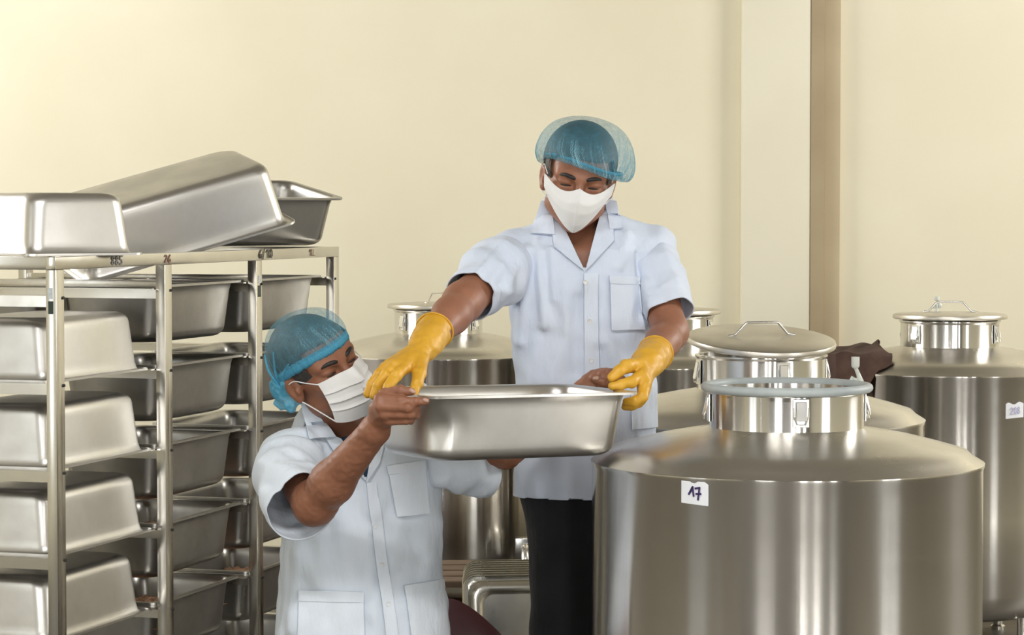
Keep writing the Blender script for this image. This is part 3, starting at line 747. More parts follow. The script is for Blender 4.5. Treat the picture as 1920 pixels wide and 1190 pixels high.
def lashes(HM, s, parent, open_=0.):
    for dz, r, nm in ((.0068, .0016, 'eyelash'),):
        pts = smooth_path([(s*.0175, -.0835, dz-.001), (s*.025, -.0885, dz+.0006), (s*.034, -.0885, dz+.0004), (s*.043, -.0838, dz-.0004), (s*.048, -.078, dz-.001)], 5)
        m = len(pts); bm = tube(bmesh.new(), [HM @ Vector(q) for q in pts], [.0006+r*math.sin(math.pi*(i+.6)/(m+.2)) for i in range(m)], 7)
        put(nm, from_bm(nm, bm, 180, M['hair_d']), parent, world_space=True)
def sphere_np(c, r, n=14):
    V = []; 
    for j in range(n+1):
        for i in range(n*2):
            t = math.pi*j/n; f = math.pi*i/n; V.append((c[0]+r*math.sin(t)*math.cos(f), c[1]+r*math.sin(t)*math.sin(f), c[2]+r*math.cos(t)))
    return A(V), np.array(grid_faces(n+1, n*2, True))
def frame(ex, fwd, o):
    ex = Vector(ex).normalized(); ey = -Vector(fwd); ey = (ey-ex*ey.dot(ex)).normalized(); ez = ex.cross(ey)
    return Matrix(((ex.x, ey.x, ez.x, o[0]), (ex.y, ey.y, ez.y, o[1]), (ex.z, ey.z, ez.z, o[2]), (0, 0, 0, 1)))
def cap_mesh(HM, ctr, R, zb, top, a0, pleat, seed, nphi=360, nt=30, sag=None, bulge=1.0):
    """bouffant cap in head space; zb(phi): band height, phi=0 face front, pi/2 subject's left"""
    rnd = np.random.RandomState(seed); ph = np.linspace(0, 2*math.pi, nphi, endpoint=False)
    ck = sum(rnd.uniform(.5, 1)*np.sin(ph*k+rnd.uniform(0, 6)) for k in (23, 31, 47, 67))/4
    lk = sum(rnd.uniform(.5, 1)*np.sin(ph*k+rnd.uniform(0, 6)) for k in (2, 3, 5))/3
    V = []; prof = smooth_path([(q[0], q[1], 0) for q in a0], 6); nt = len(prof)-1
    for j in range(nt+1):
        t = j/nt; rr, zs = prof[j][0], prof[j][1]
        for i, f in enumerate(ph):
            z0 = zb(f); z = z0+(top-z0)*zs
            w = (1+pleat*ck[i]*(1-t)**1.2*min(1, .25+t*6)+.022*lk[i]*(1-t)*t*4)
            sg = sag(f)*math.sin(math.pi*min(1, t*1.25)) if sag else 0
            x = ctr[0]+R[0]*rr*w*math.sin(f)*(1+sg); y = ctr[1]-R[1]*rr*w*math.cos(f)*(1+sg)
            V.append((x, y, z-.10*sg))
    V = A(V); Fc = grid_faces(nt+1, nphi, True)
    raw = rnd.uniform(0, 1, nphi)**5; st = []
    for j in range(nt+1):
        t = j/nt; sh = int(round(6*math.sin(t*5+1)))
        st.append(np.roll(raw, sh)*max(0, 1-t*1.35)**.7*min(1, .3+t*8)*(1+.5*np.sin(ph*3+t*4)))
    return xf(HM, V), np.array(Fc), xf(HM, V[:nphi]), np.concatenate(st)
def loop_tube(name, pts, r, mat, parent, n=7, closed=True):
    return put(name, from_bm(name, tube(bmesh.new(), [Vector(p) for p in pts], r, n, closed=closed), 180, mat), parent, world_space=True)
def smooth_path(pts, m=6):
    pts = [A(p) for p in pts]; out = []
    for i in range(len(pts)-1):
        p0, p1, p2, p3 = pts[max(i-1, 0)], pts[i], pts[i+1], pts[min(i+2, len(pts)-1)]
        for k in range(m):
            t = k/m; out.append(.5*((2*p1)+(-p0+p2)*t+(2*p0-5*p1+4*p2-p3)*t*t+(-p0+3*p1-3*p2+p3)*t**3))
    out.append(pts[-1]); return out
def sheet(name, V, Fc, mat, parent, th=.0015, smooth=60, off=1):
    bm = bmesh.new(); vs = [bm.verts.new(tuple(v)) for v in V]
    for f in Fc:
        try: bm.faces.new([vs[i] for i in f])
        except ValueError: pass
    bm.normal_update(); bmesh.ops.solidify(bm, geom=bm.faces[:], thickness=th)
    return put(name, from_bm(name, bm, smooth, mat), parent, world_space=True)

# ------------------------------------------------------------------ hands
def hand_prims(H, grow=0.0):
    """H: dict wrist, wr, fingers: list of (points, radii); palm roots = first point of each finger"""
    p = []; w = A(H['wrist']); g = grow
    roots = [A(f[0][0]) for f in H['fingers']]
    th = H['thumb']
    for r_, f in zip(roots, H['fingers']):
        p.append(('cone', w+(r_-w)*.12, r_, H.get('pw', .0135)+g, f[1][0]*1.08+g, .012, 1))
    p.append(('cone', w, A(th[0][0]), .016+g, th[1][0]+g, .014, 1))
    for pts, rad in H['fingers']+[th]:
        for k in range(len(pts)-1): p.append(('cone', pts[k], pts[k+1], rad[k]+g, rad[k+1]+g, .0035 if k else .005, 1))
        for k in range(1, len(pts)-1): p.append(('ell', A(pts[k]), tuple([rad[k]*1.05+g]*3), None, .003, 1))
    return p
def PX(*a): return tuple(P(*a))
def fing(pts, r): return [PX(*q) for q in pts], r
FR = [.0112, .0100, .0092, .0080]

# ------------------------------------------------------------------ garments
def noise_disp(V, N, amp, scale, seed):
    from mathutils import noise as mn
    o = Vector((seed*3.1, seed*1.7, seed*.3)); d = np.array([mn.noise(Vector(v)*scale+o) for v in V]); return V+N*(amp*d)[:, None]
def vnormals(V, Q):
    V = np.asarray(V); Q = np.asarray(Q); n = np.cross(V[Q[:, 2]]-V[Q[:, 0]], V[Q[:, 3]]-V[Q[:, 1]]); N = np.zeros_like(V)
    for k in range(4): np.add.at(N, Q[:, k], n)
    return N/np.maximum(np.linalg.norm(N, axis=1), 1e-12)[:, None]
def seg_dist(p, pts):
    d = np.full(len(p), 1e9)
    for a, b in zip(pts, pts[1:]):
        a, b = A(a), A(b); ba = b-a; t = np.clip(((p-a)@ba)/(ba@ba), 0, 1); d = np.minimum(d, np.linalg.norm(p-a-t[:, None]*ba, axis=1))
    return d
def folds(V, Q, lines):
    """press cloth folds into the camera-side surface; lines in photo pixels -> (path, height m, width px)"""
    N = vnormals(V, Q); q = to_px(V); view = A((0, 0, CAM_Z))-V; fr = np.clip((N*view).sum(1)/np.linalg.norm(view, axis=1)*2, 0, 1)
    d = np.zeros(len(V))
    for pts, amp, w in lines:
        s = seg_dist(q, pts); d += 1.5*amp*np.exp(-(s/(w*1.5))**2)
    return V+N*(d*fr)[:, None]
def sleeve(path, radii, n=52, rows=46, seed=1, fold=.05, cuff=.028, squash=1.0):
    """tapered open tube with a rounded shoulder cap; returns verts, quads"""
    pts = smooth_path(path, 10); pts = [Vector(p) for p in pts]; rnd = np.random.RandomState(seed)
    L = [0]
    for a, b in zip(pts, pts[1:]): L.append(L[-1]+(b-a).length)
    tot = L[-1]; V = []; up = Vector((0, 0, 1)); nrm = None
    phs = rnd.uniform(0, 6, 6)
    for j in range(rows):
        s = j/(rows-1)*tot; i = min(max(int(np.searchsorted(L, s))-1, 0), len(pts)-2); t = (s-L[i])/max(L[i+1]-L[i], 1e-9)
        c = pts[i].lerp(pts[i+1], t); tg = (pts[min(i+2, len(pts)-1)]-pts[max(i-1, 0)]).normalized()
        if nrm is None: nrm = tg.cross(Vector((0, -1, .2))).normalized()
        nrm = (nrm-tg*nrm.dot(tg)).normalized(); bi = tg.cross(nrm)
        r = float(np.interp(s/tot, np.linspace(0, 1, len(radii)), radii))
        capw = min(1, s/(radii[0]*.8)); r *= math.sqrt(max(1-(1-capw)**2, .02)); c = c
        for k in range(n):
            a = 2*math.pi*k/n; x = s/tot
            f = 1+fold*(math.sin(2*a+9*x+phs[0])*.5+math.sin(3*a-13*x+phs[1])*.35+math.sin(a+21*x+phs[2])*.35)*math.sin(math.pi*min(x*1.02, 1))**.7
            if s > tot-cuff: f = f*1.012+.012
            v = c+(nrm*math.cos(a)*squash+bi*math.sin(a))*r*f; V.append(tuple(v))
    Q = grid_faces(rows, n, True); return A(V), np.array(Q)
class Coat:
    def __init__(s, parts):
        s.parts = parts; V = np.concatenate([p[0] for p in parts]); o = 0; F_ = []
        for v, q in parts: F_ += (q+o).tolist(); o += len(v)
        s.bvh = BVHTree.FromPolygons([tuple(v) for v in V], F_)
    def at(s, px, py, off, far=None):
        d = ray(px, py); h = s.bvh.ray_cast(Vector((0, 0, CAM_Z)), d)
        if h[0] is None: return None
        return h[0]-d*off, h[1]
    def patch(s, name, corners, parent, mat, n=(10, 10), off=.004, th=.0025, lift=None):
        """corners: 4 px points (a b c d around); quad patch laid on the coat"""
        a, b, c, d = [A(q) for q in corners]; G = []; miss = []
        for j in range(n[1]+1):
            for i in range(n[0]+1):
                u, v = i/n[0], j/n[1]; q = (a*(1-u)+b*u)*(1-v)+(d*(1-u)+c*u)*v
                h = s.at(q[0], q[1], off+(lift(u, v) if lift else 0)); G.append(None if h is None else A(h[0]))
        ok = [g for g in G if g is not None]; my = np.median([g[1] for g in ok])
        for k, g in enumerate(G):
            if g is None or abs(g[1]-my) > .09:
                j, i = divmod(k, n[0]+1); u, v = i/n[0], j/n[1]; q = (a*(1-u)+b*u)*(1-v)+(d*(1-u)+c*u)*v
                nb = min((abs(k2//(n[0]+1)-j)+abs(k2 % (n[0]+1)-i), k2) for k2, g2 in enumerate(G) if g2 is not None and abs(g2[1]-my) <= .09)[1]
                G[k] = A(P(q[0], q[1], G[nb][1]))
        return sheet(name, G, grid_faces(n[1]+1, n[0]+1), mat, parent, th)
    def button(s, px, py, parent, r=.0062):
        h = s.at(px, py, .0075); 
        if h is None: return
        n = h[1] if h[1].dot(ray(px, py)) < 0 else -h[1]
        bm = lathe([(0, .0006), (r*.55, .0006), (r*.7, .0016), (r*.9, .0018), (r, .001), (r, -.001), (0, -.001)], 18)
        for sx, sy in ((-1, -1), (1, -1), (1, 1), (-1, 1)): box(bm, (sx*r*.2, sy*r*.2, .0007), (r*.16, r*.16, .0006))
        bm.transform(Matrix.Translation(h[0]) @ n.to_track_quat('Z', 'Y').to_matrix().to_4x4())
        put('button', from_bm('button', bm, 40, M['button']), parent, world_space=True)
def in_poly(p, poly):
    x, y = p[:, 0], p[:, 1]; r = np.zeros(len(p), bool); n = len(poly)
    for i in range(n):
        (x1, y1), (x2, y2) = poly[i], poly[(i+1) % n]
        c = ((y1 > y) != (y2 > y)) & (x < (x2-x1)*(y-y1)/((y2-y1) or 1e-9)+x1); r ^= c
    return r
def cut_front(V, Q, poly):
    c = V[Q].mean(1); N = np.cross(V[Q[:, 2]]-V[Q[:, 0]], V[Q[:, 3]]-V[Q[:, 1]]); view = A((0, 0, CAM_Z))-c
    return Q[~(in_poly(to_px(c), poly) & ((N*view).sum(1) > 0))]
def secs(rows, Y, sc):
    """(py, centre px, half-width px, half depth, dY) -> column sections"""
    out = []
    for py, cx, hw, b, dy in rows:
        p = P(cx, py, Y+dy); out.append((p.z, p.x, p.y, hw*(Y+dy)/F_PX, b))
    return out
def shrink(S, d): return [(z, x, y, a-d, b-d) for z, x, y, a, b in S]
def clip_below(V, Q, z): return Q[V[Q][:, :, 2].min(1) >= z]
def snap_hem(V, Q, z):
    m = (V[:, 2] < z) & (V[:, 2] > z-.012); V = V.copy(); V[m, 2] = z; return V, clip_below(V, Q, z-1e-6)
def neck_collar(parent, mat, C, rx, ry, ztop, zlow, fall, a0, a1, yaw=0, name='collar'):
    """stand-and-fall collar round the back of the neck, angles from the front"""
    V = []; n = 40
    rows = [(1.0, zlow), (.985, ztop-.006), (1.02, ztop), (1.10, ztop-.004), (1.10+fall*.5, ztop-.022), (1.10+fall, zlow+.004)]
    for k, z in rows:
        for i in range(n):
            a = a0+(a1-a0)*i/(n-1)+yaw; V.append((C[0]+rx*k*math.sin(a), C[1]-ry*k*math.cos(a), z+(.012*(1-math.cos(a-yaw))*.5)))
    return sheet(name, V, grid_faces(len(rows), n), mat, parent, .003)
def eyebrow(HM, s, parent, mat, lift=0):
    pts = [(s*.013, -.0965, .0275+lift), (s*.025, -.0955, .0315+lift), (s*.040, -.0885, .0325+lift), (s*.052, -.078, .028+lift)]
    pts = smooth_path(pts, 5); pts = [HM @ Vector(p) for p in pts]; m = len(pts)
    bm = tube(bmesh.new(), pts, [.0024+.0026*math.sin(math.pi*min(1, .25+.75*i/(m-1))) for i in range(m)], 8)
    put('eyebrow', from_bm('eyebrow', bm, 180, mat), parent, world_space=True)
def hair_mesh(HM, line, g=0.):
    """skull cap of hair, clipped under a hairline plane (local)"""
    V, Q = implicit([('ell', (0, .016, .044), (.0815+g, .100+g, .0895+g*.6), None, 0, 1), ('ell', (0, -.048, .054), (.060+g, .042, .044), None, .03, 1)], .004)
    c = V[Q].mean(1); keep = np.array([line(*p) for p in c]); return xf(HM, V), Q[keep]
def shoe(name, parent, heel, toe, mat):
    h, t = A(heel), A(toe); d = (t-h)/np.linalg.norm(t-h)
    V, Q = implicit([('cone', h+A((0, 0, .035)), t+A((0, 0, .03)), .036, .030, .0, 1), ('cone', h+A((0, 0, .05))+d*.02, h+d*.10+A((0, 0, .05)), .036, .034, .02, 1)], .006)
    V[:, 2] = np.maximum(V[:, 2], .002); return put(name, np_mesh(name, [(V, Q, 0)], [mat]), parent, world_space=True)

# ================================================================== worker standing
def worker_standing():
    base = P(1095, 900, 6.07); root = tag(empty('person', (base.x, base.y, 0)), 'standing worker in pale blue coat, blue bouffant cap, white mask and yellow gloves', 'person')
    Y = 6.06
    HM = frame((.985, .04, -.135), (-.05, -.955, -.285), P(1084, 336, 5.99))
    HI = HM.inverted()
    # --- joints
    shR, elR, wrR = PX(968, 478, 6.03), PX(868, 566, 5.80), PX(797, 646, 5.585)
    shL, elL, wrL = PX(1216, 470, 6.07), PX(1256, 622, 5.92), PX(1214, 680, 5.68)
    rH = dict(wrist=PX(793, 652, 5.57), fingers=[
        fing([(758, 690, 5.462), (743, 704, 5.428), (728, 724, 5.406), (719, 742, 5.402)], [.0125, .0108, .0096, .0082]),
        fing([(741, 685, 5.462), (723, 703, 5.440), (708, 723, 5.428), (700, 741, 5.424)], [.0120, .0105, .0094, .0080]),
        fing([(729, 685, 5.478), (710, 701, 5.464), (696, 721, 5.456), (688, 739, 5.452)], [.0112, .0098, .0088, .0075]),
        fing([(722, 688, 5.498), (709, 704, 5.490), (699, 720, 5.484), (692, 734, 5.480)], [.0102, .0092, .0082, .0072])],
        thumb=fing([(789, 676, 5.510), (786, 700, 5.462), (782, 720, 5.435), (775, 739, 5.418)], [.0165, .0135, .0120, .0098]), pw=.016)
    lH = dict(wrist=PX(1211, 686, 5.665), fingers=[
        fing([(1203, 704, 5.600), (1183, 716, 5.572), (1164, 721, 5.560), (1148, 724, 5.556)], [.0122, .0112, .0098, .0078]),
        fing([(1209, 722, 5.592), (1204, 743, 5.572), (1190, 752, 5.566), (1175, 753, 5.574)], [.0120, .0110, .0098, .0080]),
        fing([(1208, 732, 5.606), (1202, 750, 5.590), (1188, 758, 5.584), (1173, 759, 5.592)], [.0112, .0102, .0092, .0078]),
        fing([(1205, 738, 5.622), (1198, 754, 5.610), (1185, 761, 5.606), (1172, 763, 5.614)], [.0100, .0092, .0082, .0070])],
        thumb=fing([(1196, 684, 5.630), (1174, 686, 5.600), (1160, 696, 5.584), (1147, 708, 5.575)], [.0165, .0140, .0122, .0098]), pw=.0165)
    # --- coat shape
    S = secs([(1000, 1099, 138, .122, 0), (935, 1099, 137, .122, 0), (800, 1098, 134, .122, 0), (700, 1096, 131, .122, 0), (600, 1089, 133, .124, -.005), (520, 1091, 140, .125, -.01), (468, 1094, 134, .112, -.01), (438, 1092, 104, .085, 0), (415, 1088, 66, .06, .01)], Y, 777)
    cp = [('col', S, 2.5, 0., 0, 1), ('cone', PX(1080, 432, 6.08), shR, .052, .066, .045, 1), ('cone', PX(1090, 430, 6.08), shL, .052, .066, .045, 1)]
    V, Q = implicit(cp, .0062)
    V = noise_disp(V, vnormals(V, Q), .011, 9, 1); V = noise_disp(V, vnormals(V, Q), .0045, 24, 2)
    V = folds(V, Q, [([(1008, 455), (1014, 520), (1022, 610)], .008, 6), ([(1034, 470), (1040, 560)], .006, 6), ([(990, 470), (984, 560), (975, 640)], .008, 7), ([(1058, 520), (1062, 620)], .005, 8),
                     ([(1060, 640), (1030, 715)], .006, 10), ([(1140, 640), (1170, 700)], .007, 10), ([(1175, 440), (1160, 500)], .006, 6), ([(1198, 470), (1204, 540), (1200, 600)], -.009, 5),
                     ([(972, 480), (968, 570)], -.010, 5), ([(1130, 540), (1128, 640)], .004, 7), ([(1005, 640), (1000, 720)], .005, 8), ([(1085, 560), (1080, 700)], -.004, 7), ([(1000, 880), (1010, 930)], .006, 8), ([(1040, 890), (1036, 935)], -.005, 8)])
    zh = P(1100, 936, 5.93).z; V, Q = snap_hem(V, Q, zh)
    sR = sleeve([shR, PX(925, 515, 5.95), PX(880, 556, 5.845)], [.074, .083, .072, .060], seed=3, fold=.11)
    sL = sleeve([shL, PX(1236, 525, 6.01), PX(1257, 588, 5.95)], [.066, .068, .062, .0575], seed=5, fold=.10)
    sR = (folds(*sR, [([(945, 455), (915, 490), (880, 530)], .006, 6), ([(955, 545), (925, 545), (898, 560)], .006, 5), ([(938, 500), (905, 550)], .007, 6), ([(965, 500), (940, 560)], .006, 5)]), sR[1])
    sL = (folds(*sL, [([(1212, 480), (1228, 530), (1250, 570)], -.003, 6), ([(1240, 450), (1262, 520), (1280, 565)], .005, 7), ([(1210, 530), (1222, 580)], .006, 6), ([(1225, 545), (1270, 525)], .004, 5)]), sL[1])
    coat = Coat([(V, Q), sR, sL])
    CM = M['coat_a']
    vneck = [(1028, 394), (1088, 497), (1095, 501), (1102, 497), (1142, 392), (1110, 380), (1060, 380)]
    Qc = cut_front(V, Q, vneck)
    co = put('lab_coat', np_mesh('lab_coat', [(V, Qc, 0), (sR[0], sR[1], 0), (sL[0], sL[1], 0)], [CM]), root, world_space=True)
    so = co.modifiers.new('thickness', 'SOLIDIFY'); so.thickness = .0028; so.offset = -1
    lf = lambda k: (lambda u, v: k*(1-v))
    coat.patch('lapel', [(1030, 392), (1046, 402), (1097, 508), (1039, 463)], co, CM, (10, 14), .007, .003, lambda u, v: .010*u*(1-v))
    coat.patch('lapel', [(1126, 398), (1148, 392), (1151, 452), (1097, 508)], co, CM, (10, 14), .007, .003, lambda u, v: .010*(1-u)*(1-v))
    coat.patch('collar_leaf', [(1014, 376), (1034, 376), (1041, 440), (996, 437)], co, CM, (10, 12), .012, .003, lambda u, v: .016*(1-v))
    coat.patch('collar_leaf', [(1134, 374), (1156, 376), (1166, 428), (1143, 430)], co, CM, (10, 12), .012, .003, lambda u, v: .016*(1-v))
    nb = P(1084, 408, 6.06)
    neck_collar(co, CM, (nb.x, nb.y+.004), .073, .066, P(1084, 372, 6.03).z, P(1084, 410, 6.03).z, .16, math.radians(66), math.radians(294))
    coat.patch('placket', [(1095, 512), (1121, 512), (1124, 720), (1097, 720)], co, M['pocket_a'], (4, 30), .0045, .0036)
    pk = coat.patch('chest_pocket', [(1143, 516), (1198, 519), (1208, 618), (1146, 618)], co, M['pocket_a'], (10, 14), .0055, .0042)
    coat.patch('pocket_band', [(1142, 516), (1199, 519), (1201, 533), (1143, 531)], co, M['pocket_a'], (10, 3), .008, .0042)
    coat.patch('hip_pocket', [(1182, 735), (1229, 725), (1231, 800), (1184, 805)], co, M['pocket_a'], (8, 10), .0055, .0042)
    for b in ((1098, 529), (1106, 602), (1109, 676)): coat.button(b[0], b[1], co)
    # --- body: torso + legs coarse, head and arms fine, one mesh
    hipR, hipL = PX(1050, 905, 6.07), PX(1140, 905, 6.09); ankR, ankL = A((hipR[0]-.005, 6.10, .09)), A((hipL[0]+.03, 6.16, .09))
    knR, knL = (A(hipR)+ankR)/2+A((0, -.015, 0)), (A(hipL)+ankL)/2+A((0, -.01, 0))
    tp = [('col', shrink([q for q in S if q[0] > zh+.02], .020), 2.3, 0., 0, 1), ('cone', PX(1080, 436, 6.08), shR, .042, .048, .04, 1), ('cone', PX(1090, 434, 6.08), shL, .042, .048, .04, 1)]
    for h, k, a in ((hipR, knR, ankR), (hipL, knL, ankL)): tp += [('cone', h, k, .070, .048, .03, 1), ('cone', k, a, .048, .034, .02, 1), ('cone', a, a+A((0, -.13, -.05)), .034, .026, .02, 1)]
    tV, tQ = implicit(tp, .010); tV = tV.copy()
    nk = HI @ Vector(PX(1086, 440, 6.085))
    hV, hQ = implicit(head_prims(tuple(nk), .056, 1.03), .0027)
    parts = [(tV, tQ, 0), (xf(HM, hV), hQ, 0)]
    for H, sh, el, wr, rr in ((rH, shR, elR, wrR, (.044, .046, .042, .028)), (lH, shL, elL, wrL, (.048, .042, .038, .027))):
        mid = A(el)+(A(wr)-A(el))*.32
        ap = [('cone', sh, el, rr[0], rr[1], 0, 1), ('cone', el, mid, rr[1]*.97, rr[2], .02, 1), ('cone', mid, wr, rr[2], rr[3], .02, 1), ('cone', wr, H['wrist'], rr[3], .025, .01, 1)]
        aV, aQ = implicit(ap+hand_prims(H, -.0032), .0036); parts.append((aV, aQ, 0))
    for s in (-1, 1):
        c = (s*.0325, -.0752, .0085); eV, eQ = sphere_np(c, .0110); parts.append((xf(HM, eV), eQ, 1))
        eV, eQ = sphere_np((s*.0325-.0005, -.0785, .0055), .0078); parts.append((xf(HM, eV), eQ, 2))
    put('body', np_mesh('body', parts, [M['skin_a'], M['eye_white'], M['iris']]), root, world_space=True)
    tee = [(z, x, y, a, b) for z, x, y, a, b in shrink(S, .022)]
    teV, teQ = implicit([('col', tee, 2.4, 0., 0, 1)], .008); zt = P(1097, 486, 5.95).z
    teV = teV.copy(); teV[:, 2] = np.minimum(teV[:, 2], zt)
    put('t_shirt', np_mesh('t_shirt', [(teV, clip_below(teV, teQ, zh+.05), 0)], [M['tee_red']]), root, world_space=True)
    # --- gloves
    for H, wr, el, cuffpx, cr, sd in ((rH, wrR, elR, PX(815, 619, 5.655), .0425, 0), (lH, wrL, elL, PX(1229, 662, 5.765), .0405, 1)):
        gp = hand_prims(H, .0012)+[('cone', H['wrist'], wr, .031, .034, .016, 1)]
        w2 = A(wr)+(A(cuffpx)-A(wr))*.35
        gp += [('cone', wr, w2, .034, .037, .014, 1), ('cone', w2, A(cuffpx)+(A(cuffpx)-w2)*.25, .0375, cr, .008, 1)]
        d0 = (A(cuffpx)-A(wr)); d0 /= np.linalg.norm(d0)
        gV, gQ = implicit(gp, .0024)
        gV = noise_disp(gV, vnormals(gV, gQ), .0022, 60, 4+sd)
        gbm = bmesh.new(); gme = np_mesh('g', [(gV, gQ, 0)], []); gbm.from_mesh(gme); bpy.data.meshes.remove(gme)
        bmesh.ops.bisect_plane(gbm, geom=gbm.verts[:]+gbm.edges[:]+gbm.faces[:], plane_co=Vector(cuffpx), plane_no=Vector(d0), clear_outer=True)
        go = put('glove', from_bm('glove', gbm, 180, M['glove'], recalc=False), root, world_space=True)
        so = go.modifiers.new('thickness', 'SOLIDIFY'); so.thickness = .0016; so.offset = -1
        # rolled beads at cuff edge and at the wrist fold
        up = Vector(d0).orthogonal().normalized(); bi = Vector(d0).cross(up)
        loop_tube('cuff_bead', [Vector(cuffpx)+(up*math.cos(a)+bi*math.sin(a))*(cr+.0004) for a in np.linspace(0, 2*math.pi, 40, endpoint=False)], .0022, M['glove'], go)
        fc = A(wr)+(A(cuffpx)-A(wr))*(.12 if sd == 0 else .10); tl = Vector(d0).lerp(Vector((0, 0, 1)), .15).normalized(); up = tl.orthogonal().normalized(); bi = tl.cross(up)
        loop_tube('wrist_fold', [Vector(fc)+(up*math.cos(a)+bi*math.sin(a))*.0352 for a in np.linspace(0, 2*math.pi, 40, endpoint=False)], .0034, M['glove'], go)
    # --- trousers and shoes
    hm = (A(hipR)+A(hipL))/2; rp = [('ell', hm+A((0, .005, .04)), (.157, .112, .17), None, 0, 1)]
    for h, k, a in ((hipR, knR, ankR), (hipL, knL, ankL)): rp += [('cone', h, k, .086, .066, .05, 1), ('cone', k, a, .066, .056, .03, 1), ('cone', a, a+A((0, .0, -.035)), .056, .056, .01, 1)]
    rV, rQ = implicit(rp, .008); rV = noise_disp(rV, vnormals(rV, rQ), .010, 11, 6)
    put('trousers', np_mesh('trousers', [(rV, rQ, 0)], [M['trouser']]), root, world_space=True)
    for a in (ankR, ankL): shoe('shoe', root, (a[0], a[1]+.03, 0), (a[0], a[1]-.17, 0), M['black'])
    # --- hair, brows, cap, mask
    hrV, hrQ = hair_mesh(HM, lambda x, y, z: z > (.072 if y < -.03 else .072-(y+.03)*1.7) or (abs(x) > .055 and -.05 < y < -.018 and z > .005), .008)
    put('hair', np_mesh('hair', [(hrV, hrQ, 0)], [M['hair_d']]), root, world_space=True)
    for s in (-1, 1): eyebrow(HM, s, root, M['hair_d']); lashes(HM, s, root)
    def zb(f):  # band height by direction
        return .032+.036*math.cos(f)-.010*math.sin(f)-.004*math.cos(2*f)-.006*math.sin(2*f)
    cV, cQ, band, stk = cap_mesh(HM, (.008, .005, 0), (.115, .127), zb, .147, [(.80, 0), (.84, -.10), (.94, -.09), (1, .04), (1.01, .20), (.985, .38), (.91, .60), (.74, .82), (.44, .96), (.0, 1)], .075, 11, sag=lambda f: .05*math.sin(f)*(1 if math.sin(f) > 0 else -.3))
    cap = put('bouffant_cap', np_mesh('bouffant_cap', [(cV, cQ, 0)], [M['net']]), root, world_space=True)
    cap.data.attributes.new('streak', 'FLOAT', 'POINT').data.foreach_set('value', np.clip(stk*1.5, 0, 1))
    loop_tube('elastic_band', band[::2], .0042, M['net_dense'], cap)
    # folded mask with centre ridge
    nu, nv = 32, 20; G = []
    for j in range(nv+1):
        v = j/nv
        for i in range(nu+1):
            u = i/nu*2-1; au = abs(u)
            zt_ = .009-.016*math.sin(math.pi*min(au*1.05, 1))*(1-.25*au)+.010*au**3; zb_ = -.100+.056*au**1.45
            fc = np.interp(v, [0, .25, .5, .8, 1], [-.1105, -.1320, -.1320, -.122, -.108]); sd = np.interp(v, [0, .5, 1], [-.056, -.053, -.042])
            y = fc+(sd-fc)*(au**1.9*.78+.22*au); x = u*np.interp(v, [0, .5, 1], [.084, .080, .065])
            G.append(HM @ Vector((x, y, zt_+(zb_-zt_)*v)))
    mk = sheet('face_mask', G, grid_faces(nv+1, nu+1), M['mask'], root, .0014, 80)
    seam = [HM @ Vector((0, np.interp(v, [0, .25, .5, .8, 1], [-.1112, -.1330, -.1330, -.123, -.109]), .010-.110*v)) for v in np.linspace(0, 1, 16)]
    put('centre_seam', from_bm('seam', tube(bmesh.new(), seam, .0016, 6), 180, M['mask']), mk, world_space=True)
    for s in (-1, 1):
        e = [(s*.077, -.050, .018), (s*.081, -.030, .024), (s*.086, -.006, .028), (s*.087, .014, .004), (s*.084, .006, -.034), (s*.075, -.018, -.042), (s*.063, -.037, -.046)]
        put('ear_loop', from_bm('ear_loop', tube(bmesh.new(), [HM @ Vector(p) for p in smooth_path(e, 6)], .0013, 6), 180, M['mask']), mk, world_space=True)
worker_standing()

